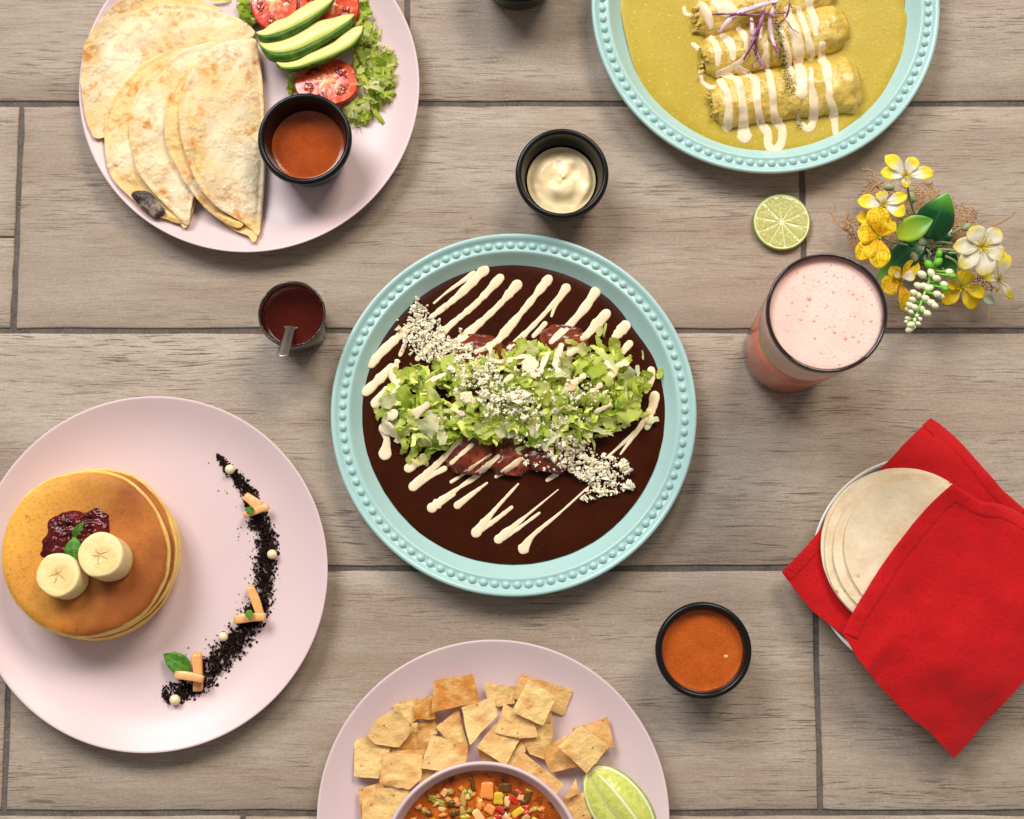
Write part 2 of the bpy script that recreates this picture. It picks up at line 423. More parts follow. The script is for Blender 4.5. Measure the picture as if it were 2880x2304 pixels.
def swirl(x, y, s):
    a = math.atan2(y, x); k = 1-sstep(.80, 1, s)
    n1 = nz(x, y, 4, 70); n2 = nz(x, y, 8, 130)
    return k*(.0048*(1-s)**.9+.0016*math.sin(a+s*9+1.6*n1)*sstep(.04, .3, s)*(.6+.8*n2)+.0009*math.sin(2*a-s*6+2*n1)+.0007*n1)-.0014*(1-k)
liquid('cream_dressing', c2, r2*.745, .0235, MAYO, 'thick cream dressing swirled to a peak inside a black cup', cat='dressing', disp=swirl, n=110)
c3, r3 = cup(1979.5, 1829.5, 136, 0, 'black cup of orange salsa on the boards left of the red napkin')
liquid('salsa', c3, r3*.842, .0350, SALSA2, 'orange salsa filling the black cup left of the red napkin')
SEED = mat('pale_seed', srgb(226, 170, 70), .4)
def blob_mesh(name, m, seed, sub=2, amp=.25, fr=1.5, flat=1.0):
    import bmesh
    bm = bmesh.new(); bmesh.ops.create_icosphere(bm, subdivisions=sub, radius=1)
    for v in bm.verts:
        k = 1+amp*noise.noise(v.co*fr+Vector((seed*7.7, seed*3.1, seed)))+amp*.5*noise.noise(v.co*fr*2.3+Vector((seed, 5, 2)))
        v.co *= k; v.co.z *= flat
    me = bpy.data.meshes.new(name); bm.to_mesh(me); bm.free(); me.materials.append(m)
    me.polygons.foreach_set('use_smooth', [True]*len(me.polygons)); return me
sd_ = inst('chilli_seed', blob_mesh('chilli_seed', SEED, 3, 2, .1, 1, .5), None, pix(2042, 1847, .0352), sc=(.0018, .0015, .0012))
tag(sd_, 'single yellow chilli seed floating in the orange salsa', 'seed')
cup(1459, -121, 131, 0, 'black cup cut off by the top edge, between pink and aqua plates')

# ------------------------------------------------------------------ small glass of dark sauce with spoon
c, R = circ(820.5, 883, 95.5, .052); c.z = 0
root = thing('sauce_glass', 'small clear tumbler of dark red sauce left of the mole plate', 'glass', c)
pr = [(1e-5, .007), (.70, .007), (.78, .009), (.86, .030), (.93, .0515), (.955, .0525), (.985, .0520), (1.0, .0505), (.93, .028), (.86, .004), (.82, .0005), (.70, .0), (1e-5, .0)]
lathe('glass_body', [(r*R, z) for r, z in pr], c, GLASS, root, n=96)
SYR = mat('dark_red_sauce', (.060, .006, .003), .10, var=[(40, .4, .7, (.065, .008, .003)), (1500, .62, .74, (.12, .03, .015))], spec=.2, sss=.2, sr=.006)
o = lathe('dark_sauce', [(1e-5, .0075), (.72*R, .0072), (.800*R, .0100), (.862*R, .0250), (.892*R, .0355), (.900*R, .0372), (.85*R, .0362), (.80*R, .0358), (1e-5, .0358)], c, SYR, n=96)
tag(o, 'dark red sauce filling the small clear glass tumbler', 'sauce')
ZI = (680, 740, 5.39)
a, b = P(ZI, 738, 1000, .037), P(ZI, 604, 1425, .0655)
d = (b-a); sp = []
for i in range(-6, 25):
    t = i/24; q = a+d*t; wd = lerp(.0033, .0042, max(0, t)) if t >= 0 else .0033+.006*math.sin(max(0, -t)*6)
    if t > .9: wd *= math.sqrt(max(.02, 1-((t-.9)/.1)**2))*.999
    pz = Vector((-d.y, d.x, 0)).normalized()
    sp.append([q+pz*wd*k+Vector((0, 0, .0007*(1-abs(k)))) for k in (-1, -.6, 0, .6, 1)])
o = grid('spoon', sp, STEEL, thick=.0012); tag(o, 'small steel spoon standing in the dark sauce glass', 'spoon')

# ------------------------------------------------------------------ tall glass of pink juice
HG = .172
c, R = circ(2325.5, 879.6, 171, HG); c.z = 0
base = .80
root = thing('juice_glass', 'tall clear glass of foamy pink juice with dark rim', 'glass', c)
def gr(z): return R*lerp(base, 1, min(1, z/HG))
lathe('glass_body', [(1e-5, .011), (gr(.011)*.90, .011), (gr(.014)*.945, .0135), (gr(.05)*.952, .05), (gr(.11)*.955, .11), (gr(HG-.0045)*.958, HG-.0045),
      (gr(HG-.0045), HG-.0045), (gr(.11), .11), (gr(.05), .05), (gr(.006), .006), (gr(.002)*.975, .002), (gr(0)*.92, 0), (1e-5, .0)], c, THIN, root, n=128)
lathe('rim', [(gr(HG)*.936, HG-.0046), (gr(HG)*.930, HG-.001), (gr(HG)*.948, HG+.0006), (gr(HG)*.98, HG+.0010), (gr(HG)*.996, HG+.0004), (gr(HG)*1.002, HG-.0012), (gr(HG), HG-.0044)], c, RIM_DARK, root, n=128, close=True)
JUICE = mat('pink_orange_juice', srgb(240, 108, 72), .3, var=[(30, .35, .7, srgb(244, 128, 94))], sss=.4, sr=.01)
t = NT('pink_foam'); co = t.coord()
fo = t.mix(t.mr(t.noise(28, co), .4, .7), srgb(252, 214, 202), srgb(249, 196, 182))
v1 = t.mr(t.vor(520, co), .10, .34); v2 = t.mr(t.vor(190, co), .08, .17)
fo = t.mix(t.math('SUBTRACT', 1.0, v1), fo, srgb(248, 196, 180)); fo = t.mix(t.math('SUBTRACT', 1.0, v2), fo, srgb(242, 166, 146))
t.bump([(v1, .35, .0008), (v2, .45, .0012)]); FOAM = t.fin(fo, .45, sss=.35, sr=.006)
k = .968
o = lathe('juice', [(1e-5, .0108), (gr(.0116)*.92, .0108), (gr(.015)*k*.993, .0138), (gr(.06)*k, .06), (gr(.108)*k, .108), (1e-5, .108)], c, JUICE, n=96)
tag(o, 'orange-pink juice in the lower part of the tall glass', 'juice')
fr = thing('foam', 'pale pink bubbly foam head filling the top of the tall glass', 'foam', c+Vector((0, 0, .1085)))
lathe('foam_body', [(1e-5, .1085), (gr(.1085)*k, .1085), (gr(.15)*k, .15), (gr(HG)*k, HG-.0052), (gr(HG)*k*.975, HG-.0046), (gr(HG)*k*.94, HG-.0044)]+[(gr(HG)*k*q, HG-.0044) for q in (.85, .7, .5, .25)]+[(1e-5, HG-.0044)], c, FOAM, fr, n=128)
BUB = mat('foam_bubble', srgb(246, 176, 154), .12, spec=.6, sss=.3, sr=.003)
bm_ = blob_mesh('bubble', BUB, 1, 2, .02, 1, .45)
for (bx, by, bs) in [(532,1040,17),(692,997,10),(565,1187,11),(478,1178,9),(498,893,8),(596,926,8),(420,1068,9),(420,968,6),(700,1262,10),(775,1305,13),(825,1292,11),(862,1326,9),(945,1188,11),(835,1158,8),(825,1010,10),(890,1025,7),(572,1304,9),(500,1125,7),(640,1100,6),(740,1180,6),(560,960,6),(640,1240,7),(390,1150,8),(950,1080,7),(720,900,6),(610,1400,7)]:
    p = P(ZE, bx, by, HG-.0044); q = PXM(ZE, bs)*.86; inst('bubble', bm_, fr, p, sc=(q, q, q*.8))
# ------------------------------------------------------------------ quesadillas
def flour(name, brown=.55, cream=srgb(234, 214, 176)):
    t = NT(name); co = t.coord(rnd=True)
    c = t.mix(t.mr(t.noise(30, co), .40, .66), cream, srgb(228, 194, 132))
    c = t.mix(t.mr(t.noise(22, co, 2), .50, .70, 0, .8), c, srgb(240, 226, 198))
    patch = t.mr(t.noise(48, co, 3, .6), .48, .66); spot = t.mr(t.noise(170, co, 3), .44, .62)
    c = t.mix(t.math('MULTIPLY', t.math('MULTIPLY', patch, spot), 1.0), c, srgb(210, 136, 50))
    c = t.mix(t.mr(t.noise(75, co, 4, .6), .60, .70, 0, brown), c, srgb(204, 122, 38))
    c = t.mix(t.mr(t.vor(42, co), .14, .03, 0, .7*brown), c, srgb(176, 100, 34))
    c = t.mix(t.mr(t.noise(300, co), .45, .75, 0, .25), c, srgb(216, 180, 120))
    t.bump([(t.noise(40, co, 2), .40, .007), (t.mr(t.noise(95, co, 2), .5, .75), .30, .003), (t.noise(380, co, 3), .26, .0012)])
    return t.fin(c, .6, spec=.25, sss=.08, sr=.003)
TORT = flour('flour_tortilla_toasted'); TORT2 = flour('flour_tortilla_underside', .6, srgb(236, 202, 140))
def flap(name, pts, zl, zr, xl, xr, m, parent, thick=.0030, dome=.0026, jit=.007, amp=.0010):
    a, b = P(ZA, xl, 600).x, P(ZA, xr, 600).x
    sd = random.random()*40
    def zt(x, y, s):
        return max(plate_z(x, y, cTL, RTL)+thick+.0003+.0006*nz(x, y, sd, 80), zt0(x, y, s))
    def zt0(x, y, s):
        return lerp(zl, zr, (x-a)/(b-a))+dome*(1-s**3)+amp*1.3*nz(x, y, sd, 55)*(1-.4*s)+.0010*max(0, nz(x, y, sd, 110))+.0002*nz(x, y, sd+3, 320)+.0008*math.exp(-((s-.968)/.016)**2)-.0007*math.exp(-((s-.91)/.028)**2)
    return sheet(name, PL(ZA, pts, (zl+zr)/2), zt, thick, m, parent, rings=22, n=150, jit=jit)
o0 = P(ZA, 500, 400, .006)
q = thing('quesadilla', 'largest folded quesadilla at the back, toasted, against the rim of its plate', 'quesadilla', o0, 'folded quesadillas')
flap('bottom_flap', [(110,340),(135,250),(190,160),(250,90),(320,30),(390,-20),(480,-60),(600,-70),(720,-40),(830,20),(905,75),(800,300),(300,420)], .0105, .0085, 60, 1100, TORT2, q)
flap('top_flap', [(1103,175),(1050,130),(980,95),(880,62),(760,35),(640,22),(540,28),(440,50),(340,95),(260,150),(200,220),(150,280),(100,330),(86,420),(76,520),(90,650),(108,740),(130,800),(154,850),(215,838),(300,790),(600,600),(900,400),(1098,215)], .0150, .0130, 60, 1100, TORT, q, amp=.0016, thick=.0040)
q = thing('quesadilla', 'middle folded quesadilla with a mushroom slice poking out below', 'quesadilla', P(ZA, 550, 850, .006), 'folded quesadillas')
flap('bottom_flap', [(665,288),(600,292),(520,332),(430,390),(340,490),(270,580),(225,680),(208,800),(214,950),(240,1050),(282,1120),(340,1180),(385,1225),(460,1290),(560,1325),(650,1348),(712,1355),(800,900),(760,400)], .0200, .0135, 208, 800, TORT2, q, thick=.0040)
flap('top_flap', [(885,255),(800,262),(720,282),(660,312),(590,370),(520,432),(440,520),(400,590),(370,660),(355,750),(365,880),(385,980),(412,1055),(450,1110),(500,1172),(560,1232),(620,1292),(688,1358),(716,1340),(738,1200),(800,1100),(900,700),(890,400)], .0240, .0180, 355, 900, TORT, q, thick=.0040)
MUSH = mat('grilled_mushroom', srgb(58, 42, 36), .35, var=[(110, .45, .58, srgb(150, 128, 112)), (300, .5, .7, srgb(40, 28, 24))], bump=[(260, .6, .002)])
zf = lambda x, y, s: .0225+.0022*(1-s*s)+.0008*nz(x, y, 2, 200)
sheet('mushroom_slice', PL(ZA, [(365,1172),(420,1155),(480,1168),(512,1210),(565,1272),(545,1305),(495,1312),(430,1262),(385,1215)], .0225), zf, .006, MUSH, q, rings=8, n=40)
CHEESE = mat('melted_cheese', srgb(228, 190, 112), .4, sss=.2, sr=.003)
sheet('melted_cheese', PL(ZA, [(570,1275),(640,1300),(690,1345),(650,1352),(590,1335),(560,1310)], .0185), lambda x, y, s: .0185+.0015*(1-s), .004, CHEESE, q, rings=4, n=30, jit=.05)
q = thing('quesadilla', 'front folded quesadilla with blistered skin, beside the black salsa cup', 'quesadilla', P(ZA, 900, 850, .006), 'folded quesadillas')
flap('bottom_flap', [(1128,1418),(1060,1418),(980,1385),(900,1330),(820,1270),(750,1190),(680,1090),(622,980),(587,880),(579,750),(590,640),(620,560),(680,460),(740,402),(790,372),(900,300),(1098,235),(1135,700)], .0300, .0105, 580, 1150, TORT2, q, thick=.0040)
flap('top_flap', [(1108,218),(1130,330),(1150,500),(1160,700),(1161,900),(1155,1100),(1140,1300),(1128,1415),(1090,1385),(1040,1345),(960,1300),(880,1250),(810,1180),(755,1090),(715,980),(685,880),(667,760),(672,650),(690,560),(730,470),(780,380),(840,310),(900,262),(980,235),(1050,222)], .0342, .0160, 668, 1155, TORT, q, thick=.0050, dome=.0036, amp=.0013)
sheet('melted_cheese', PL(ZA, [(870,1290),(930,1300),(1000,1335),(1045,1362),(1010,1382),(950,1360),(890,1320)], .0185), lambda x, y, s: .0190+.0012*(1-s)+.0008*nz(x, y, 1, 300), .003, CHEESE, q, rings=4, n=40, jit=.06)

# ------------------------------------------------------------------ tomato, avocado, lettuce of the first plate
t = NT('tomato_flesh'); co = t.coord()
c = t.mix(t.mr(t.noise(90, co), .4, .68), srgb(212, 66, 40), srgb(232, 104, 72)); c = t.mix(t.mr(t.noise(160, co), .56, .70, 0, .7), c, srgb(240, 168, 120))
t.bump([(t.noise(500, co), .25, .0006)]); TFLESH = t.fin(c, .18, sss=.2, sr=.004, coat=.3)
TSKIN = mat('tomato_skin', srgb(196, 44, 22), .12, coat=.5)
TGEL = mat('tomato_seed_gel', srgb(136, 26, 8), .08, var=[(260, .5, .66, srgb(196, 90, 30))], bump=[(420, .3, .0008)], coat=.15)
TCORE = mat('tomato_core', srgb(238, 178, 128), .25, var=[(220, .45, .65, srgb(226, 120, 84))], sss=.2, sr=.003)
def tomato(cx, cy, rx, ry, z, tx, ty, label, pockets):
    cc = P(ZY, cx, cy, z); ax, ay = PXM(ZY, rx), PXM(ZY, ry)
    root = thing('tomato_slice', label, 'tomato', cc, 'tomato slices')
    pl = lambda x, y: z+tx*(x-cc.x)+ty*(y-cc.y)
    out = [cc+Vector((ax*math.cos(a)*(1+.03*math.sin(3*a+cx)), ay*math.sin(a)*(1+.03*math.cos(2*a)), 0)) for a in [2*math.pi*i/28 for i in range(28)]]
    sheet('skin', out, lambda x, y, s: pl(x, y)-.0006-.0012*sstep(.93, 1, s), .0042, TSKIN, root, rings=8, n=72)
    sheet('flesh', [cc+(p-cc)*.955 for p in out], lambda x, y, s: pl(x, y)+.0006*(1-s**6)+.0002*nz(x, y, 1, 300), .001, TFLESH, root, rings=10, n=72)
    sheet('core', [cc+(p-cc)*.36*(1+.25*math.sin(5*i)) for i, p in enumerate(out)], lambda x, y, s: pl(x, y)+.0011*(1-s*s)+.0003, .0008, TCORE, root, rings=6, n=48)
    for a0, sp_, r0, r1 in pockets:
        pts = []
        for i in range(14):
            k = i/13; a = rad(a0-sp_+2*sp_*k); rr = r1*(1-.10*abs(2*k-1)**2); pts.append(cc+Vector((ax*rr*math.cos(a), ay*rr*math.sin(a), 0)))
        for i in range(8):
            k = 1-i/7; a = rad(a0-sp_*.75+1.5*sp_*k); pts.append(cc+Vector((ax*r0*math.cos(a), ay*r0*math.sin(a), 0)))
        pk = sheet('seed_pocket', pts, lambda x, y, s: pl(x, y)+.0009+.0005*nz(x, y, 3, 350)-.0008*s**4, .0008, TGEL, root, rings=6, n=44)
        for _ in range(3):
            a = rad(a0+random.uniform(-sp_, sp_)*.6); rr = lerp(r0, r1, random.uniform(.3, .7))
            inst('tomato_seed', seed_mesh, pk, cc+Vector((ax*rr*math.cos(a), ay*rr*math.sin(a), pl(cc.x+ax*rr*math.cos(a), cc.y+ay*rr*math.sin(a))-z+.0013)), (0, 0, random.random()*6), (.0011, .0007, .0005))
seed_mesh = blob_mesh('tomato_seed', mat('tomato_seed', srgb(196, 112, 50), .3), 5, 1, .05, 1)
tomato(740, 20, 235, 300, .0175, .05, .0, 'tomato slice at the top left, under the first avocado slice', [(190, 30, .42, .80), (265, 22, .45, .80), (20, 30, .42, .8), (100, 30, .42, .8)])
tomato(1265, 50, 300, 300, .0185, -.05, .05, 'tomato slice at the top right, half covered by avocado', [(210, 32, .4, .8), (150, 26, .42, .8), (330, 30, .45, .78), (60, 35, .45, .78)])
tomato(1248, 800, 318, 262, .0150, .02, -.12, 'tomato slice between the avocado and the black salsa cup', [(-35, 28, .38, .78), (-100, 22, .42, .78), (40, 34, .42, .78), (130, 34, .42, .78), (205, 26, .42, .78)])
t = NT('avocado_flesh'); sep = t.n.new('ShaderNodeSeparateXYZ'); t.L(t.tc.outputs['UV'], sep.inputs[0])
c = t.mix(t.mr(sep.outputs[1], .15, 1.0), srgb(240, 226, 150), srgb(190, 206, 92)); c = t.mix(t.mr(t.noise(120, t.coord()), .5, .75, 0, .5), c, srgb(226, 196, 110))
t.bump([(t.noise(160, t.coord()), .25, .001)]); AFL = t.fin(c, .30, sss=.25, sr=.004)
ASK = mat('avocado_green_rind', srgb(58, 104, 18), .38, var=[(60, .4, .68, srgb(104, 150, 34)), (200, .5, .7, srgb(40, 76, 14))], bump=[(220, .2, .001)])
def avocado(U, Mi, Lo, z, label):
    n = 34; u = cat_open([Vector((a, b, 0)) for a, b in U], n); m = cat_open([Vector((a, b, 0)) for a, b in Mi], n); l = cat_open([Vector((a, b, 0)) for a, b in Lo], n)
    root = thing('avocado_slice', label, 'avocado', P(ZY, *m[n//2][:2], z-.008), 'avocado slices')
    G, K = [], []
    for i in range(n):
        k = i/(n-1); e = math.sin(math.pi*k)**.4
        W = lambda p, zz: P(ZY, p[0], p[1], zz)
        row = []
        for j in range(7):
            v = j/6; row.append(W(u[i].lerp(m[i], v), z-.003*(1-v)+.0016*e*math.sin(math.pi*v)))
        G.append(row)
        row2 = [W(u[i], z-.009), W(u[i], z-.005)] if False else []
        for j in range(7):
            v = j/6; row2.append(W(m[i].lerp(l[i], math.sin(v*math.pi/2)), z+.0002-(.010*e)*(1-math.cos(v*math.pi/2))))
        K.append(row2)
    grid('flesh', G, AFL, root, .0018); grid('rind', K, ASK, root, .0012)
avocado([(562,325),(640,296),(690,255),(760,212),(860,178),(960,108),(1060,48),(1160,0),(1300,-60)], [(562,328),(610,350),(700,347),(850,302),(960,252),(1080,190),(1200,108),(1290,30),(1330,-40)], [(566,332),(605,408),(700,428),(830,400),(960,334),(1080,255),(1190,165),(1290,60),(1335,-30)], .0290, 'uppermost avocado slice of the fanned row, with dark rind edge')
avocado([(590,420),(650,424),(800,398),(900,368),(1000,318),(1090,260),(1170,215),(1300,188),(1420,155),(1515,148)], [(592,424),(620,465),(700,512),(820,522),(960,492),(1100,432),(1260,350),(1400,258),(1480,195),(1517,152)], [(594,430),(630,510),(700,592),(830,618),(960,592),(1080,534),(1240,432),(1400,332),(1490,262),(1519,156)], .0275, 'middle and longest avocado slice of the fanned row')
avocado([(758,615),(860,620),(980,590),(1060,540),(1180,490),(1320,420),(1400,350),(1500,282),(1600,262)], [(760,620),(820,664),(960,660),(1100,620),(1240,572),(1380,510),(1500,440),(1585,335),(1602,268)], [(764,640),(830,700),(960,697),(1100,662),(1245,608),(1385,535),(1508,455),(1592,350),(1604,272)], .0260, 'lowest avocado slice of the row, resting on a tomato slice')
def lettuce_mat():
    m = bpy.data.materials.new('lettuce'); m.use_nodes = True; nt = m.node_tree; b = nt.nodes['Principled BSDF']; out = nt.nodes['Material Output']
    oi = nt.nodes.new('ShaderNodeObjectInfo'); r = nt.nodes.new('ShaderNodeValToRGB'); nt.links.new(oi.outputs['Random'], r.inputs[0])
    e = r.color_ramp.elements; e[0].position = 0; e[0].color = (*srgb(140, 174, 46), 1); e[1].position = 1; e[1].color = (*srgb(252, 250, 212), 1)
    for p, cc in ((.15, srgb(188, 212, 70)), (.40, srgb(218, 230, 98)), (.70, srgb(238, 242, 140))):
        q = e.new(p); q.color = (*cc, 1)
    tc = nt.nodes.new('ShaderNodeTexCoord'); n = nt.nodes.new('ShaderNodeTexNoise'); n.inputs['Scale'].default_value = 130; nt.links.new(tc.outputs['Object'], n.inputs['Vector'])
    mr = nt.nodes.new('ShaderNodeMapRange'); mr.inputs[1].default_value = .4; mr.inputs[2].default_value = .7; mr.inputs[4].default_value = .22; nt.links.new(n.outputs['Fac'], mr.inputs[0])
    mx = nt.nodes.new('ShaderNodeMix'); mx.data_type = 'RGBA'; nt.links.new(mr.outputs[0], mx.inputs[0]); nt.links.new(r.outputs[0], mx.inputs[6]); mx.inputs[7].default_value = (*srgb(160, 184, 66), 1)
    nt.links.new(mx.outputs[2], b.inputs['Base Color']); b.inputs['Roughness'].default_value = .33; b.inputs['Specular IOR Level'].default_value = .4
    bp = nt.nodes.new('ShaderNodeBump'); bp.inputs['Strength'].default_value = .4; bp.inputs['Distance'].default_value = .0012; nt.links.new(n.outputs['Fac'], bp.inputs['Height']); nt.links.new(bp.outputs[0], b.inputs['Normal'])
    tr = nt.nodes.new('ShaderNodeBsdfTranslucent'); nt.links.new(mx.outputs[2], tr.inputs[0])
    ms = nt.nodes.new('ShaderNodeMixShader'); ms.inputs[0].default_value = .45; nt.links.new(b.outputs[0], ms.inputs[1]); nt.links.new(tr.outputs[0], ms.inputs[2]); nt.links.new(ms.outputs[0], out.inputs[0])
    return m
LET = lettuce_mat()
def shred_mesh(i):
    rs = random.Random(100+i); L = 1.0; W = rs.uniform(.12, .30) if i % 3 else rs.uniform(.34, .62); n, k = 9, 5
    V, Fc = [], []; bend = rs.uniform(.8, 3.2)*rs.choice((-1, 1)); tw = rs.uniform(-1.2, 1.2); cv = rs.uniform(-.5, .8); sdn = rs.random()*40
    x = z = 0; ang = -bend/2
    for a in range(n):
        t_ = a/(n-1); ang += bend/(n-1)*(1+.5*math.sin(t_*9+i)); x += L/(n-1)*math.cos(ang); z += L/(n-1)*math.sin(ang)
        wd = W*(.55+.45*math.sin(math.pi*min(1, t_*1.1+.12)))*(1+.35*nz(t_*5, sdn)); th = tw*(t_-.5)
        for b in range(k):
            v = b/(k-1)*2-1; ed = abs(v)
            yy = v*wd/2*math.cos(th)+.05*nz(t_*6, v*2, sdn); zz = z+v*wd/2*math.sin(th)+cv*wd*.35*v*v+.24*W*math.sin(t_*17+i+v*1.5)*ed+.06*nz(t_*7, v*3, sdn+5)
            V.append(Vector((x-.45, yy, zz)))
    for a in range(n-1):
        for b in range(k-1): Fc.append((a*k+b, a*k+b+1, (a+1)*k+b+1, (a+1)*k+b))
    zc = sum(v.z for v in V)/len(V)
    return mesh('lettuce_shred', [v-Vector((0, 0, zc)) for v in V], Fc, LET)
SHRED = [shred_mesh(i) for i in range(14)]
def in_poly(x, y, pg):
    r = False; j = len(pg)-1
    for i in range(len(pg)):
        if (pg[i][1] > y) != (pg[j][1] > y) and x < (pg[j][0]-pg[i][0])*(y-pg[i][1])/(pg[j][1]-pg[i][1])+pg[i][0]: r = not r
        j = i
    return r
def scatter(pg, n, rs):
    xs = [p[0] for p in pg]; ys = [p[1] for p in pg]; out = []
    while len(out) < n:
        x, y = rs.uniform(min(xs), max(xs)), rs.uniform(min(ys), max(ys))
        if in_poly(x, y, pg): out.append((x, y))
    return out
rs = random.Random(5)
lt = thing('shredded_lettuce', 'heap of shredded green lettuce along the right side of the quesadilla plate', 'lettuce', P(ZY, 1700, 700, .006))
for pg, n, zh in (([(1540,-20),(1640,30),(1700,110),(1690,200),(1760,330),(1700,420),(1560,420),(1480,520),(1500,300)], 46, .017),
              ([(1480,520),(1600,420),(1760,420),(1900,480),(1950,640),(1940,760),(1930,900),(1830,970),(1700,1120),(1520,1220),(1430,1100),(1480,1040),(1560,880),(1560,700)], 112, .021),
              ([(360,-20),(500,-20),(520,100),(540,270),(480,230),(390,110)], 20, .013), ([(880,830),(935,830),(935,900),(890,880)], 3, .009), ([(900,690),(1000,690),(950,790)], 4, .010)):
    cx_ = sum(p[0] for p in pg)/len(pg); cy_ = sum(p[1] for p in pg)/len(pg)
    for x, y in scatter(pg, n, rs):
        dd = math.hypot((x-cx_)/260, (y-cy_)/330); z = .0085+max(0, (zh-.0085))*max(.1, 1-dd*.7)*rs.uniform(.15, 1.0)
        s_ = rs.uniform(.011, .022); inst('lettuce_shred', SHRED[rs.randrange(14)], lt, P(ZY, x, y, z), (rs.uniform(-.7, .7), rs.uniform(-.6, .6), rs.random()*6.28), (s_, s_*rs.uniform(.7, 1.1), s_*.8))
inst('lettuce_shred', SHRED[4], lt, P(ZY, 1790, 1190, .009), (.2, .1, -.95), (.030, .014, .012))
inst('lettuce_shred', SHRED[7], lt, P(ZY, 1940, 745, .013), (.4, .1, -.15), (.022, .011, .010))
inst('lettuce_shred', SHRED[2], lt, P(ZY, 220, 0, .008), (.1, .1, .1), (.024, .02, .012))

# ------------------------------------------------------------------ pancakes
t = NT('pancake'); co = t.coord(rnd=False); g2 = t.coord((1, 1, 1))
geo = t.n.new('ShaderNodeNewGeometry'); sep = t.n.new('ShaderNodeSeparateXYZ'); t.L(geo.outputs['Normal'], sep.inputs[0])
att = t.n.new('ShaderNodeAttribute'); att.attribute_name = 'brown'
br = t.mix(t.mr(t.noise(16, co, 4), .36, .62), srgb(192, 114, 46), srgb(150, 82, 33)); sx = t.n.new('ShaderNodeSeparateXYZ'); t.L(co, sx.inputs[0])
uneven_lit = t.math('ADD', t.math('ADD', t.math('MULTIPLY', sx.outputs[0], -9.0), t.math('MULTIPLY', sx.outputs[1], 2.5)), t.noise(14, co, 3))
br = t.mix(t.mr(uneven_lit, .40, .95, 0, .95), br, srgb(240, 176, 72))  # golden towards upper left: uneven browning plus warm light put into the colour
br = t.mix(t.mr(t.noise(500, co), .5, .7, 0, .35), br, srgb(140, 72, 26)); br = t.mix(t.mr(t.noise(120, co, 5, .7), .62, .70, 0, .5), br, srgb(118, 60, 24))
pale = t.mix(t.mr(t.noise(120, t.coord((1, 1, 3))), .4, .7), srgb(250, 216, 132), srgb(236, 182, 86))
fac = t.math('ADD', att.outputs['Fac'], t.math('MULTIPLY', t.math('SUBTRACT', t.noise(38, co, 3), .5), 1.3))
c = t.mix(t.mr(fac, .30, .75), pale, br)
t.bump([(t.noise(60, co, 5, .6), .35, .003), (t.noise(700, co, 2), .22, .0005)]); PAN = t.fin(c, .55, spec=.3, sss=.12, sr=.004)
def pancake(cx, cy, rpx, z0, th, label, seed):
    c, R = circ(cx, cy, rpx, z0+th*.6); c.z = z0
    pr = [(1e-5, 0), (.90, .0), (.965, .08), (.995, .28), (1.0, .48), (.99, .66), (.965, .82), (.93, .93), (.88, .985), (.80, 1.0), (.6, 1.0), (.4, 1.0), (.2, 1.0), (1e-5, 1.0)]
    bv = [1, .9, .3, 0, 0, .2, .75, 1.0, 1.1, 1.2, 1.25, 1.25, 1.25, 1.25]
    n = 120; V, Fc, B = [], [], []; m = len(pr)
    for i in range(n):
        a = 2*math.pi*i/n; wb = 1+.035*nz(math.cos(a)*1.3, math.sin(a)*1.3, seed)+.006*nz(math.cos(a)*5, math.sin(a)*5, seed)
        for k, (r, zz) in enumerate(pr):
            x, y = r*R*wb*math.cos(a), r*R*wb*math.sin(a)
            V.append(Vector((c.x+x, c.y+y, z0+th*zz+(.0010*nz(x, y, seed, 45) if r < .9 else 0)))); B.append(bv[k])
    for i in range(n):
        j = (i+1) % n
        for k in range(m-1): Fc.append((i*m+k, j*m+k, j*m+k+1, i*m+k+1))
    o = obj('pancake', V, Fc, PAN, loc=c); at = o.data.attributes.new('brown', 'FLOAT', 'POINT'); at.data.foreach_set('value', B)
    tag(o, label, 'pancake', 'stacked pancakes')
for (x, y, r, z0, lb, sd) in ((270, 1570, 231, .0056, 'bottom pancake of the stack, lying on the pink plate', 1), (272, 1561, 236, .0156, 'third pancake from the top of the stack', 2.3),
                              (260, 1554, 239, .0256, 'second pancake from the top, poking out at the right', 3.7), (237, 1559, 237.5, .0356, 'topmost browned pancake carrying jam and banana', 4.4)):
    pancake(x, y, r, z0, .0112, lb, sd)
ZP = .0472
JAM = mat('dark_berry_jam', srgb(70, 6, 12), .14, var=[(120, .4, .65, srgb(104, 12, 20)), (320, .56, .72, srgb(40, 3, 8))], bump=[(240, .35, .002)], coat=.2, spec=.4)
o = sheet('jam', PL(ZN, [(80,872),(100,760),(88,640),(150,540),(162,380),(240,290),(330,250),(440,200),(600,188),(720,222),(830,180),(930,145),(1040,200),(1110,250),(1132,400),(1112,545),(1000,640),(800,740),(500,880),(250,930)], ZP+.002),
          lambda x, y, s: ZP-.0006+.0052*(1-s**5)*(.72+.5*nz(x, y, 2, 190))+.0016*nz(x, y, 7, 420)*(1-s**6), .003, JAM, rings=26, n=130, jit=.05)
tag(o, 'glossy dark berry jam spooned onto the top pancake', 'jam')
t = NT('banana_flesh'); co = t.coord(); vl = t.n.new('ShaderNodeVectorMath'); vl.operation = 'LENGTH'; mp = t.coord((1, 1, 0)); t.L(mp, vl.inputs[0])
rr = t.mr(vl.outputs['Value'], 0, .0165)
c = t.mix(t.mr(t.noise(90, co), .4, .7), srgb(244, 226, 168), srgb(236, 208, 136)); c = t.mix(t.mr(rr, .50, .62, .55, 0), c, srgb(226, 190, 110))
c = t.mix(t.mr(t.noise(45, co, 4, .65), .5, .68, 0, .5), c, srgb(250, 240, 206)); t.bump([(t.noise(160, co, 4), .4, .0016)]); BAN = t.fin(c, .38, sss=.35, sr=.005)
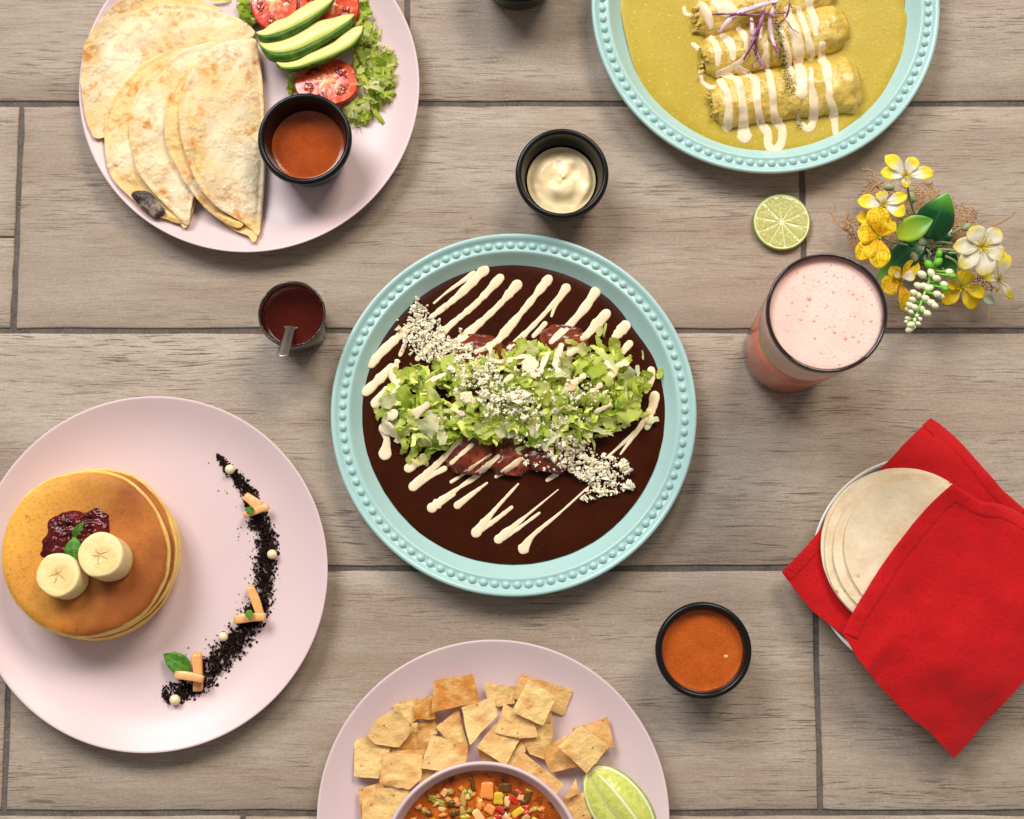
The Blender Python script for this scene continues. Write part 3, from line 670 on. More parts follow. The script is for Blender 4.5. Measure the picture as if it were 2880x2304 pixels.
BSEED = mat('banana_core', srgb(214, 172, 104), .5, var=[(300, .4, .6, srgb(230, 196, 130))])
def banana(cx, cy, rpx, h, tilt, az, label, seed):
    c, R = circ(100+cx/5.39, 1400+cy/5.39, rpx/5.39, ZP+h); c.z = ZP+.0005
    ax = Vector((math.cos(rad(az)), math.sin(rad(az)), 0)); off = ax*h*math.tan(rad(tilt)); c0 = c-off
    root = thing('banana_slice', label, 'banana', c0, 'banana slices')
    pr = [(1e-5, 0), (.93, 0), (.985, .06), (1.0, .2), (.985, .5), (1.0, .8), (.995, .93), (.965, .985), (.92, 1), (.7, .99), (.5, .985), (.3, .965), (.12, .945), (1e-5, .93)]
    n = 72; V, Fc = [], []; m = len(pr); top = lambda x, y: -math.tan(rad(tilt))*.35*((x-c.x)*ax.x+(y-c.y)*ax.y)
    for i in range(n):
        a = 2*math.pi*i/n; wb = 1+.03*nz(math.cos(a)*1.4, math.sin(a)*1.4, seed)+.012*math.cos(5*a+seed)
        for r, zz in pr:
            x = c0.x+off.x*zz+r*R*wb*math.cos(a); y = c0.y+off.y*zz+r*R*wb*math.sin(a); V.append(Vector((x, y, c.z+h*zz+top(x, y)*zz)))
    for i in range(n):
        j = (i+1) % n
        for k in range(m-1): Fc.append((i*m+k, j*m+k, j*m+k+1, i*m+k+1))
    obj('banana_flesh', V, Fc, BAN, root)
    for q in range(5):
        a = rad(q*72+seed*30+random.uniform(-14, 14)); L = R*random.uniform(.26, .5); pts = []
        for i in range(6):
            k = i/5; rr_ = lerp(.03*R, L, k); aa = a+.22*math.sin(k*3+q*2); x, y = c.x+rr_*math.cos(aa), c.y+rr_*math.sin(aa)
            pts.append(Vector((x, y, c.z+h*lerp(.94, .987, min(1, rr_/R*2))+top(x, y)+.00005)))
        tube('core_line', pts, [.0003, .0006, .0007, .0006, .0003, .0001], BSEED, root, n=6, flat=.45)
banana(330, 1165, 335, .0165, 14, 150, 'yellower banana slice at the lower left on the top pancake', 1.3)
banana(975, 860, 348, .0185, 16, 140, 'paler banana slice at the right, beside the mint leaf', 3.9)
# mint
t = NT('mint_leaf'); sep = t.n.new('ShaderNodeSeparateXYZ'); t.L(t.tc.outputs['UV'], sep.inputs[0])
wv = t.n.new('ShaderNodeTexWave'); wv.inputs['Scale'].default_value = 5; wv.inputs['Distortion'].default_value = 1.5; t.L(t.tc.outputs['UV'], wv.inputs['Vector'])
mid = t.mr(t.math('ABSOLUTE', t.math('SUBTRACT', sep.outputs[1], .5)), .0, .06, .6, 0)
c = t.mix(t.mr(t.noise(250, t.coord()), .4, .7), srgb(58, 118, 24), srgb(96, 156, 40)); c = t.mix(mid, c, srgb(140, 180, 80))
t.bump([(wv.outputs['Fac'], .35, .001), (t.noise(600, t.coord()), .4, .0008)]); MINT = t.fin(c, .5)
def leaf(name, a, b, wd, m, parent=None, arch=.12, cup_=.15, n=16, k=7, teeth=0, thick=.0003, shape=.75, twist=0):
    a, b = Vector(a), Vector(b); d = b-a; L = d.length; side = Vector((-d.y, d.x, 0)).normalized(); up = Vector((0, 0, 1)); G = []
    for i in range(n+1):
        t_ = i/n; w_ = wd/2*max(.02, math.sin(math.pi*t_**shape)**.85)*(1+teeth*(i % 2))
        p = a+d*t_+up*(arch*L*math.sin(math.pi*t_)); row = []
        for j in range(k):
            v = j/(k-1)*2-1; row.append(p+side*(w_*v)+up*(cup_*w_*(v*v)+twist*v*w_))
        G.append(row)
    return grid(name, G, m, parent, thick)
def mint(zm, a, b, wd, z, label, **k):
    o = leaf('mint_leaf', P(zm, *a, z), P(zm, *b, z+.002), PXM(zm, wd), MINT, teeth=.10, thick=.0004, **k); return tag(o, label, 'mint leaf')
mint(ZN, (600, 950), (600, 590), 250, ZP+.012, 'broad green mint leaf between the two banana slices', arch=.2, n=22)
mint(ZN, (570, 610), (735, 365), 95, ZP+.010, 'narrow green mint leaf lying on the berry jam', arch=.15, twist=.5)

# ------------------------------------------------------------------ crumb trail, pearls, melon sticks
CRUMB = mat('dark_cookie_crumb', (.014, .007, .006), .9, var=[(300, .45, .7, (.034, .016, .011))], spec=.12)
line = [(995,320,8),(1050,390,24),(1110,450,32),(1150,520,40),(1180,620,52),(1225,700,58),(1220,790,58),(1210,880,52),(1200,960,54),(1170,1050,64),(1130,1120,66),(1080,1180,74),(1010,1250,74),(960,1320,70),(900,1380,62),(820,1410,66),(755,1440,44)]
cl = cat_open([Vector(q) for q in line], 200); V, Fc = [], []; rs = random.Random(3)
for i in range(5600):
    k = int(min(199, max(0, rs.random()*200))); q = cl[k]; t2 = cl[min(199, k+1)]-cl[max(0, k-1)]; t2 = Vector((t2.x, t2.y, 0)).normalized(); u = Vector((-t2.y, t2.x, 0))
    g_ = rs.gauss(0, .50); far = abs(g_) > 1.05
    x, y = q.x+u.x*g_*q.z+t2.x*rs.uniform(-12, 12), q.y+u.y*g_*q.z+t2.y*rs.uniform(-12, 12)
    if nz(x*.030, y*.030, 5)+nz(x*.08, y*.08, 2)*.7 < -.16+.5*(abs(g_)-.8) and rs.random() < .86: continue
    if rs.random() < .05: x += rs.gauss(0, 45); y += rs.gauss(0, 60); far = True
    r = (rs.uniform(.0005, .0013) if not far else rs.uniform(.00025, .0008))*(1.5 if rs.random() < .12 and not far else 1)
    z = .0058+r*.6+(0 if far else max(0, (1-abs(g_)))*rs.random()**1.5*.0042*min(1, q.z/45))
    p = P(ZD, x, y, z); b = len(V); ro = Matrix.Rotation(rs.random()*6.3, 3, Vector((rs.gauss(0, 1), rs.gauss(0, 1), rs.gauss(0, 1))).normalized())
    for d in ((1,0,0),(-1,0,0),(0,1,0),(0,-1,0),(0,0,1),(0,0,-1)): V.append(p+ro @ (Vector(d)*r*rs.uniform(.6, 1.25)))
    for f in ((0,2,4),(2,1,4),(1,3,4),(3,0,4),(2,0,5),(1,2,5),(3,1,5),(0,3,5)): Fc.append(tuple(b+e for e in f))
o = obj('cookie_crumbs', V, Fc, CRUMB, smooth=False); tag(o, 'curved trail of dark cookie crumbs on the pancake plate', 'crumbs'); o['kind'] = 'stuff'
PEARL = mat('white_chocolate', srgb(240, 226, 186), .3, var=[(300, .4, .7, srgb(230, 212, 166))], bump=[(300, .1, .001)], sss=.2, sr=.003)
pm = blob_mesh('chocolate_pearl', PEARL, 2, 3, .03, 1)
for x, y, r, lb in ((1052, 391, 22, 'white chocolate pearl near the pointed top of the crumb trail'), (1245, 780, 22, 'white chocolate pearl at the outer bend of the crumb trail'),
                    (1022, 1157, 21, 'white chocolate pearl on the inner side of the trail, below the middle sticks'), (801, 1446, 24, 'white chocolate pearl at the bottom end of the crumb trail')):
    q = PXM(ZD, r); tag(inst('chocolate_pearl', pm, None, P(ZD, x, y, .0085+q*.6), sc=(q, q, q)), lb, 'pearl', 'white chocolate pearls')
t = NT('melon'); co = t.coord(); c = t.mix(t.mr(t.noise(110, co), .4, .68), srgb(242, 186, 124), srgb(234, 162, 94)); t.bump([(t.noise(300, co), .2, .0008)]); MEL = t.fin(c, .3, sss=.35, sr=.004)
def stick(a, b, wd, za, zb, label):
    A, B = P(ZD, *a, za), P(ZD, *b, zb); d = (B-A).normalized(); u = Vector((-d.y, d.x, 0)).normalized(); v = d.cross(u)*-1; w_ = PXM(ZD, wd)/2; V, Fc = [], []; n = 10
    prof = [(-.8, -1), (.8, -1), (1, -.8), (1, .8), (.8, 1), (-.8, 1), (-1, .8), (-1, -.8)]
    for i in range(n):
        t_ = i/(n-1); q = A.lerp(B, t_); s_ = 1+.06*math.sin(t_*7+a[0]) - (.12 if i in (0, n-1) else 0); q = q+u*(w_*.18*math.sin(t_*3.1))
        for x, y in prof: V.append(q+u*(x*w_*s_)+v*(y*w_*.8*s_))
    for i in range(n-1):
        for j in range(8): Fc.append((i*8+j, i*8+(j+1) % 8, (i+1)*8+(j+1) % 8, (i+1)*8+j))
    Fc.append(tuple(range(7, -1, -1))); Fc.append(tuple((n-1)*8+j for j in range(8)))
    tag(obj('melon_stick', V, Fc, MEL), label, 'melon stick', 'orange melon sticks')
stick((1122,512),(1192,572),42,.011,.012,'upper melon stick slanting down right, near the top of the trail')
stick((1116,604),(1228,562),30,.012,.016,'thin melon stick crossing the upper stick, near the top of the trail')
stick((1142,925),(1192,1062),38,.012,.012,'long steep melon stick of the middle pair on the trail')
stick((1074,1080),(1212,1066),38,.013,.018,'level melon stick of the middle pair, laid across the steep one')
stick((899,1230),(906,1405),42,.013,.010,'upright melon stick of the lowest pair on the trail')
stick((803,1330),(930,1352),36,.016,.019,'melon stick lying across the upright one at the trail\'s lower end')
mint(ZD, (1160,590), (1126,566), 36, .017, 'tiny mint leaf on the upper pair of melon sticks')
mint(ZD, (1132,1036), (1152,1072), 34, .020, 'tiny mint leaf on the middle pair of melon sticks')
mint(ZD, (872,1306), (748,1236), 84, .010, 'large dark mint leaf beside the lowest pair of melon sticks', arch=.18, n=24)
# ------------------------------------------------------------------ tortilla chips
t = NT('fried_tortilla_chip'); co = t.coord(rnd=True); oi = t.n.new('ShaderNodeObjectInfo')
c = t.mix(t.mr(oi.outputs['Random'], 0, 1), srgb(238, 206, 142), srgb(198, 128, 50)); c = t.mix(t.mr(t.noise(60, co), .44, .64, 0, .75), c, srgb(234, 200, 128))
c = t.mix(t.mr(t.noise(45, co, 2), .52, .70, 0, .75), c, srgb(196, 120, 42)); c = t.mix(t.mr(t.vor(120, co), .13, .06, 0, .8), c, srgb(132, 74, 28)); c = t.mix(t.mr(t.noise(700, co), .5, .75, 0, .3), c, srgb(190, 132, 66))
t.bump([(t.noise(120, co, 3), .6, .0035), (t.mr(t.vor(200, co), .0, .35), .25, .0014), (t.noise(700, co, 2), .2, .0006)]); CHIP = t.fin(c, .48, spec=.35, sss=.1, sr=.002)
chips = [
 ([(1030,335),(1195,350),(1195,440),(1100,462),(1040,412)], 1, 'orange tortilla chip at the top, half hidden behind two paler ones'),
 ([(1235,280),(1525,372),(1470,508),(1330,470),(1195,410)], 1, 'large tortilla chip at the top right, behind a square one'),
 ([(1275,312),(1425,412),(1352,568),(1183,490)], 4, 'square tortilla chip lying on top at the upper right of the pile'),
 ([(1140,452),(1290,540),(1328,632),(1225,642),(1085,610)], 3, 'pale round-edged tortilla chip right of the spotted pointed one'),
 ([(895,468),(1075,412),(1092,510),(940,678)], 4, 'pale pointed tortilla chip with brown specks, middle of the pile'),
 ([(740,320),(955,278),(985,435),(725,492)], 3, 'squarish blistered tortilla chip at the top left of the pile'),
 ([(625,440),(725,395),(740,530),(620,535)], 2, 'small tortilla chip tucked left of the blistered square one'),
 ([(500,455),(640,415),(625,540),(590,560)], 1, 'narrow tortilla chip at the upper left edge of the pile'),
 ([(355,630),(400,545),(520,468),(615,590),(530,692),(400,672)], 3, 'large creased tortilla chip with rounded edge at the left'),
 ([(750,580),(870,475),(920,675),(800,645)], 2, 'darker triangular tortilla chip left of the spotted pointed one'),
 ([(640,560),(740,535),(752,620),(650,605)], 1, 'small shaded tortilla chip in the gap left of the triangular one'),
 ([(530,695),(605,560),(640,562),(635,705)], 2, 'pale narrow tortilla chip right of the creased one'),
 ([(645,600),(810,650),(700,715),(640,705)], 2, 'thin-edged tortilla chip above the golden square near the bowl'),
 ([(720,635),(925,680),(905,850),(665,810)], 4, 'golden square tortilla chip just left above the soup bowl'),
 ([(280,665),(350,637),(480,700),(440,800),(420,870),(280,855)], 2, 'leftmost tortilla chip, with one dark burnt spot'),
 ([(475,700),(690,710),(660,760),(480,750)], 2, 'long flat tortilla chip behind the blistered one left of the bowl'),
 ([(455,730),(662,745),(655,875),(590,935),(425,900)], 4, 'blistered tortilla chip with cracked edge left of the bowl'),
 ([(655,830),(740,830),(700,885),(650,905)], 3, 'small orange tortilla chip wedged against the bowl rim at left'),
 ([(305,935),(420,905),(450,930),(340,1010),(322,1150)], 2, 'orange tortilla chip under the lower left one'),
 ([(330,1000),(420,930),(590,940),(560,1010),(500,1150),(325,1180)], 3, 'large pale tortilla chip at the lower left, beside the bowl'),
 ([(980,690),(1110,545),(1225,652),(1140,795)], 3, 'brown-orange tortilla chip standing in the middle above the bowl'),
 ([(1240,640),(1400,500),(1410,620),(1372,765),(1285,730)], 2, 'curled golden tortilla chip below the topmost square one'),
 ([(985,700),(1150,795),(1050,792),(1005,765)], 1, 'flat tortilla chip lying under the brown-orange one'),
 ([(1150,795),(1235,655),(1260,715),(1195,805)], 2, 'narrow tortilla chip between the brown-orange and the specked one'),
 ([(1245,730),(1470,905),(1430,955),(1195,805)], 4, 'specked oblong tortilla chip leaning on the right of the bowl'),
 ([(1400,680),(1490,630),(1570,800),(1400,835),(1365,760)], 2, 'shaded tortilla chip left of the diamond-shaped one'),
 ([(1525,590),(1725,530),(1760,690),(1690,692),(1560,640)], 2, 'dark golden tortilla chip behind the diamond-shaped one at right'),
 ([(1575,572),(1730,690),(1610,838),(1450,690)], 4, 'diamond-shaped tortilla chip above the lime wedge'),
 ([(1545,880),(1562,955),(1470,1000)], 3, 'small pointed orange tortilla chip left of the lime wedge'),
 ([(1462,1003),(1590,955),(1650,1060),(1600,1160),(1500,1140)], 2, 'pale tortilla chip between the bowl and the lime wedge'),
]
rs = random.Random(8)
for pts, lay, lb in chips:
    z = .0078+lay*.0040; W = PL(ZG, pts, z); cc = sum(W, Vector())/len(W); W = [cc+(q-cc)*1.05 for q in W]
    tx, ty, cv, an = rs.uniform(-.13, .13), rs.uniform(-.13, .13), rs.uniform(-1, 1)*7, rs.random()*3.14; sd = rs.random()*60
    dense = []
    for a, b in zip(W, W[1:]+W[:1]):
        for i in range(5):
            q = a.lerp(b, i/5); dense.append(q+Vector((nz(q.x, q.y, sd, 220), nz(q.y, q.x, sd+3, 220), 0))*.0009)
    def zt(x, y, s, cc=cc, z=z, tx=tx, ty=ty, cv=cv, an=an, sd=sd):
        u = (x-cc.x)*math.cos(an)+(y-cc.y)*math.sin(an); return z+tx*(x-cc.x)+ty*(y-cc.y)+cv*u*u+.0011*nz(x, y, sd, 90)+.0010*max(0, nz(x, y, sd+7, 190))
    o = sheet('tortilla_chip', dense, zt, .0009, CHIP, rings=8, n=60, sharp=True); tag(o, lb, 'tortilla chip', 'tortilla chips round the soup bowl')
o = sheet('chip_crumb', PL(ZG, [(245,920),(275,918),(272,932),(250,935)], .0062), lambda x, y, s: .0075, .001, CHIP, rings=2, n=12, sharp=True); tag(o, 'tiny orange crumb of tortilla chip at the plate\'s left edge', 'crumb')

# ------------------------------------------------------------------ soup bowl
c, R = circ(1356.6, 2434, 287, .058); c.z = .0056; hb = .0525
pr = [(1e-5, .006), (.45, .006), (.62, .012), (.78, .024), (.88, .036), (.945, .048), (.958, .0515), (.972, .0527), (.990, .0525), (1.0, .0508), (.995, .048), (.94, .034), (.84, .020), (.66, .007), (.52, .002), (.50, 0), (.44, 0), (.42, .002), (1e-5, .002)]
PINKB = mat('pink_bowl_melamine', (.68, .52, .55), .3)
tag(lathe('soup_bowl', [(r*R, z) for r, z in pr], c, PINKB, n=140), 'pale pink bowl of vegetable soup on the chip plate', 'bowl')
BROTH = mat('red_brown_broth', srgb(170, 78, 18), .24, var=[(50, .42, .66, srgb(206, 106, 26)), (150, .5, .7, srgb(88, 36, 10)), (500, .62, .72, srgb(214, 130, 40))], bump=[(60, .12, .002)], coat=.0, spec=.3)
sp = thing('vegetable_soup', 'red-brown soup with diced vegetables inside the pink bowl', 'soup', c+Vector((0, 0, .006)))
zl = c.z+.0385
sheet('broth', [c+Vector((math.cos(2*math.pi*i/24), math.sin(2*math.pi*i/24), 0))*R*.893 for i in range(24)], lambda x, y, s: zl+.0004*nz(x, y, 1, 60), .01, BROTH, sp, rings=12, n=80)
def vm(nm, col, col2): return mat(nm, col, .25, var=[(140, .42, .66, col2)], sss=.25, sr=.004, coat=.3)
VEG = {'o': vm('carrot_dice', srgb(244, 160, 80), srgb(230, 124, 48)), 'p': vm('chayote_dice', srgb(248, 200, 142), srgb(240, 168, 96)), 'g': vm('green_veg', srgb(160, 156, 44), srgb(130, 124, 30)),
       'y': vm('squash_dice', srgb(230, 196, 56), srgb(210, 164, 40)), 'r': vm('tomato_dice', srgb(216, 56, 34), srgb(190, 34, 34)), 'w': vm('cabbage_strip', srgb(206, 166, 92), srgb(178, 134, 60)), 'd': vm('dark_green_veg', srgb(110, 76, 22), srgb(92, 58, 18))}
import bmesh
def box_mesh(nm, m, s):
    bm = bmesh.new(); bmesh.ops.create_cube(bm, size=2); bmesh.ops.bevel(bm, geom=bm.edges[:], offset=.5, segments=3, affect='EDGES', profile=.6)
    for v in bm.verts: v.co += Vector((noise.noise(v.co*1.3+Vector((s, 0, 0))), noise.noise(v.co*1.3+Vector((0, s, 0))), 0))*.35
    me = bpy.data.meshes.new(nm); bm.to_mesh(me); bm.free(); me.materials.append(m); me.polygons.foreach_set('use_smooth', [True]*len(me.polygons)); return me
VMS = {k: [box_mesh('diced_vegetable', m, 1.3), blob_mesh('diced_vegetable', m, 4.4+ord(k), 2, .8, 1.3), blob_mesh('diced_vegetable', m, 7.7+ord(k), 2, .9, 1.6)] for k, m in VEG.items()}
pcs = [(1150,370,60,76,'o',4),(915,440,30,90,'w',6),(900,570,32,60,'w',8),(1265,450,42,55,'y',2),(1350,480,28,52,'p',-4),(1470,400,36,40,'r',20),(1490,440,28,28,'p',15),(1080,510,46,58,'o',-28),(610,450,50,34,'g',20),(660,490,62,26,'g',25),
       (770,385,40,30,'w',-20),(820,490,50,44,'o',10),(1060,625,40,60,'p',-30),(1230,640,60,30,'r',5),(1340,640,40,40,'p',-20),(1460,590,60,30,'y',-35),(1620,565,56,22,'w',-25),(930,640,40,30,'y',0),(1180,560,46,40,'o',30),(460,540,36,26,'o',0),(1000,300,20,60,'d',-12),
       (1330,340,56,40,'d',0),(560,600,40,30,'d',30),(700,620,36,24,'o',-15),(1560,430,26,50,'d',20),(1700,560,40,30,'o',10),(820,600,50,30,'d',-30),(1540,650,40,26,'w',-40),(980,400,24,40,'g',-20),(1130,690,50,36,'r',10),(1290,560,34,26,'r',30),(1410,700,50,40,'o',0),(600,690,44,30,'y',10),(1640,680,40,26,'y',30)]
for _ in range(150):
    pcs.append((rs.uniform(250, 1950), rs.uniform(330, 2000), rs.uniform(20, 46), rs.uniform(16, 40), rs.choice('oopyrgwd'), rs.uniform(-60, 60)))
for i, (x, y, w_, h_, k, an) in enumerate(pcs):
    if math.hypot(P(ZM, x, y, zl).x-c.x, P(ZM, x, y, zl).y-c.y) > R*.84: continue
    inst('diced_vegetable', VMS[k][i % 3], sp, P(ZM, x, y, zl+.0004), (rs.uniform(-.15, .15), rs.uniform(-.15, .15), rad(-an)), (PXM(ZM, w_)*1.0, PXM(ZM, h_)*1.0, .0011+rs.random()*.0009))

# ------------------------------------------------------------------ limes
t = NT('lime_pulp'); co = t.coord(); vl = t.n.new('ShaderNodeVectorMath'); vl.operation = 'LENGTH'; t.L(t.coord((1, 1, 0)), vl.inputs[0])
c = t.mix(t.mr(t.noise(350, co), .4, .7), srgb(208, 202, 128), srgb(186, 178, 98)); c = t.mix(t.mr(t.vor(420, co), .1, .4, .5, 0), c, srgb(222, 222, 150))
t.bump([(t.vor(420, co), .3, .0008)]); PULP = t.fin(c, .18, sss=.4, sr=.006, coat=.3)
t = NT('lime_pulp_green'); co = t.coord((1, 1, 1)); c = t.mix(t.mr(t.noise(260, co), .4, .7), srgb(212, 216, 116), srgb(188, 200, 84)); c = t.mix(t.mr(t.vor(360, co), .1, .4, .45, 0), c, srgb(228, 232, 160))
t.bump([(t.vor(360, co), .3, .0008)]); PULP2 = t.fin(c, .2, sss=.4, sr=.006, coat=.3)
MEMB = mat('lime_membrane', srgb(232, 232, 184), .35, sss=.3, sr=.003); RIND = mat('lime_rind', srgb(134, 158, 60), .35, var=[(200, .4, .7, srgb(164, 180, 86))], bump=[(500, .25, .0006)])
PITH = mat('lime_pith', srgb(230, 230, 176), .4, sss=.2, sr=.003)
c, R = circ(2199, 624, 81, .0055); c.z = 0
root = thing('lime_slice', 'thin round lime slice lying on the boards by the tall glass', 'lime', c)
lathe('rind', [(1e-5, .0002), (.95*R, .0002), (R, .001), (R, .0045), (.985*R, .0052), (.955*R, .0054)], c, RIND, root, n=80)
lathe('pith', [(.957*R, .0053), (.945*R, .0055), (.915*R, .0051), (.4*R, .0047), (1e-5, .0049)], c, PITH, root, n=80)
for i in range(10):
    a0, a1 = rad(36*i+96)+.010, rad(36*(i+1)+96)-.010; am = (a0+a1)/2; pts = [c+Vector((math.cos(am), math.sin(am), 0))*R*.08]
    for j in range(7): a = lerp(a0, a1, j/6); pts.append(c+Vector((math.cos(a), math.sin(a), 0))*R*(.91 if 0 < j < 6 else .88))
    sheet('segment', pts, lambda x, y, s: .0053+.0002*nz(x, y, 2, 500)-.0002*s**6, .0008, PULP, root, rings=6, n=36, sharp=True)
# wedge
c = P(ZG, 1790, 1030, .006); c.z = .0056; La, Wa = PXM(ZG, 262), PXM(ZG, 150); an = rad(-52); root = thing('lime_wedge', 'juicy green lime wedge on the right of the chip plate', 'lime', c)
ux, uy = Vector((math.cos(an), math.sin(an), 0)), Vector((-math.sin(an), math.cos(an), 0)); hz = .020
def wp(u, v, z): return c+ux*(u*La)+uy*(v*Wa)+Vector((0, 0, z))
nU, nV = 30, 13
def half(u): return math.sqrt(max(0, 1-u*u))
G = []
for i in range(nU+1):
    u = -math.cos(math.pi*i/nU); h_ = half(u); row = []
    for j in range(nV):
        a = math.pi*(j/(nV-1)); row.append(wp(u, -math.cos(a)*h_*1.0, hz*.62*h_**.3*1 - math.sin(a)*hz*.60*h_))
    G.append(row)
grid('rind', G, RIND, root, .0010)
def fl(u, v): return hz*.62*half(u)**.3+hz*.45*half(u)*(1-abs((v-.25*half(u))/(1.25*half(u)+1e-6) if v < .25*half(u) else (v-.25*half(u))/(.75*half(u)+1e-6)))
for nm, sc, m, dz in (('pith', 1.0, PITH, 0), ):
    G = []
    for i in range(nU+1):
        u = -math.cos(math.pi*i/nU)*.999; G.append([wp(u, (2*j/16-1)*half(u), fl(u, (2*j/16-1)*half(u))-.0004) for j in range(17)])
    grid(nm, G, m, root)
for (va, vb) in ((-.90, -.34), (-.30, .19), (.31, .88)):
    G = []
    for i in range(nU+1):
        u = (2*i/nU-1)*.90; h_ = half(u/.93); G.append([wp(u, lerp(va, vb, j/8)*h_, fl(u, lerp(va, vb, j/8)*h_)+.0007*math.sin(math.pi*j/8)*math.sin(math.pi*i/nU)+.0001) for j in range(9)])
    grid('segment', G, PULP2, root)

# ------------------------------------------------------------------ white bowl, tortillas and red napkin
cb, Rb = circ(2160+730/1.6917, 1140+765/1.6917, 523/1.6917, .026); cb.z = 0
tag(lathe('shallow_dish', [(r*Rb, z) for r, z in [(1e-5, .005), (.5, .005), (.72, .008), (.88, .016), (.96, .024), (.98, .0265), (1.0, .0265), (1.0, .025), (.90, .013), (.74, .003), (.6, 0), (1e-5, 0)]], cb, WHITE, n=110), 'white shallow dish under the red napkin and tortillas', 'dish')
t = NT('red_cotton'); co = t.coord((1, 1, 1))
wx = t.n.new('ShaderNodeTexWave'); wx.inputs['Scale'].default_value = 420; wx.bands_direction = 'DIAGONAL'; t.L(co, wx.inputs['Vector'])
c = t.mix(t.mr(t.noise(40, co), .4, .7), srgb(196, 14, 20), srgb(186, 10, 16)); c = t.mix(t.mr(t.noise(650, co, 2, .7), .4, .7, 0, .6), c, srgb(156, 6, 12))
t.bump([(t.noise(1300, co), .4, .0005), (t.noise(22, co, 4), .5, .007)]); CLOTH = t.fin(c, .78, spec=.2); CLOTH.node_tree.nodes['Principled BSDF'].inputs['Sheen Weight'].default_value = .15
def dB(x, y): return math.hypot(x-cb.x, y-cb.y)
def Hback(x, y): return .0035+.0265*sstep(.128, .080, dB(x, y))-.006*sstep(.060, .02, dB(x, y))+.0016*nz(x, y, 3, 28)
ZT = .0335
_q = P(ZF, 1060, 520, .03); fx0 = _q.x*.62+_q.y*.78
_q = P(ZF, 940, 560, .03); fy0 = _q.x*.80-_q.y*.60
def Hfront(x, y):
    q = P(ZF, 760, 800, .04); d = math.hypot((x-q.x), (y-q.y))
    return .0120+.0370*sstep(.185, .055, d)+.0030*nz(x, y, 8, 18)*sstep(.03, .09, d)+.0016*nz(x, y, 4, 45)+.0030*math.exp(-((x*.62+y*.78-fx0)/.010)**2)*sstep(.01, .08, d)*sstep(.15, .10, d)+.0022*math.exp(-((x*.80-y*.60-fy0)/.006)**2)*sstep(.04, .07, d)+.0020*math.sin((x*.7+y*.7)*60+3*nz(x, y, 2, 12))*sstep(.05, .12, d)
nap = thing('red_napkin', 'folded red cotton napkin wrapped round the flour tortillas', 'napkin', cb+Vector((0, 0, .003)))
bk = [(775,62),(735,100),(640,190),(570,265),(420,420),(250,590),(180,678),(65,793),(140,895),(220,985),(300,1050),(365,1100),(700,1150),(1100,900),(1330,640),(1218,492),(1110,400),(1000,270),(900,160),(822,92)]
def clothsheet(nm, pts, H, extra=0, n=190, rings=34, pw=.75):
    W = [pixH(*src(ZF, *p), H) for p in pts]; pts3 = [Vector((p.x, p.y, 0)) for p in W]; dense = []
    for a, b in zip(pts3, pts3[1:]+pts3[:1]):
        for i in range(6): q = a.lerp(b, i/6); dense.append(q+Vector((nz(q.x, q.y, 1, 40), nz(q.x, q.y, 5, 40), 0))*.0007)
    return sheet(nm, dense, lambda x, y, s: H(x, y)+extra, .0011, CLOTH, nap, rings=rings, n=n, sharp=True, pw=pw)
clothsheet('back_layer', bk, Hback)
frp = [(880,378),(955,425),(1030,462),(1120,478),(1218,528),(1420,700),(1450,960),(1218,1312),(1130,1410),(1040,1505),(960,1600),(885,1682),(830,1620),(770,1553),(700,1500),(630,1440),(560,1368),(480,1270),(420,1190),(385,1130),(355,1088),(372,1040),(400,1000),(480,870),(560,745),(630,650),(700,560),(790,460)]
clothsheet('front_panel', frp, Hfront)
# folded hem along the mouth of the pocket and the top corner
def hem(pts, H, wd, dz, nm='hem'):
    Wp = [pixH(*src(ZF, *p), H) for p in pts]; path = cat_open(Wp, 60); G = []
    for i, p in enumerate(path):
        t_ = path[min(59, i+1)]-path[max(0, i-1)]; t_ = Vector((t_.x, t_.y, 0)).normalized(); u = Vector((t_.y, -t_.x, 0)); row = []
        for j in range(9):
            v = j/8; q = p+u*(wd*(1+.08*nz(i*.2, 3))*(v-.06)); z = H(q.x, q.y)+dz*(math.sin(math.pi*min(1, v*1.0))**.35)-(.0007 if j in (0, 8) else 0)+.0004*nz(i*.3, v*2, 6)
            row.append(Vector((q.x, q.y, z)))
        G.append(row)
    return grid(nm, G, CLOTH, nap)
hem([(362,1082),(400,1002),(480,870),(560,745),(630,650),(700,560),(790,460),(878,380)], lambda x, y: Hfront(x, y)+.0002, .0125, .0008)
hem([(880,379),(955,426),(1030,463),(1120,479),(1218,529),(1330,620)], lambda x, y: Hfront(x, y)+.0002, .0115, .0008)
hem([(738,98),(776,64)], lambda x, y: Hback(x, y)+.0002, .012, .0007)
hem([(1218,494),(1110,402),(1000,272),(900,162),(822,94)][::-1], lambda x, y: Hback(x, y)+.0002, .010, .0007)
hem([(252,592),(180,680),(68,794)][::-1], lambda x, y: Hback(x, y)+.0002, .010, .0007)
t = NT('soft_tortilla'); co = t.coord(rnd=True); c = t.mix(t.mr(t.noise(40, co), .4, .68), srgb(240, 224, 196), srgb(228, 204, 166)); c = t.mix(t.mr(t.noise(260, co), .45, .72, 0, .45), c, srgb(244, 230, 200))
sp_ = t.math('MULTIPLY', t.mr(t.vor(85, co), .20, .08), t.mr(t.noise(60, co), .48, .62)); c = t.mix(t.math('MULTIPLY', sp_, .8), c, srgb(150, 98, 48)); t.bump([(t.noise(260, co, 3), .35, .0012), (t.noise(70, co), .25, .002)]); STORT = t.fin(c, .68, spec=.2, sss=.12, sr=.003)
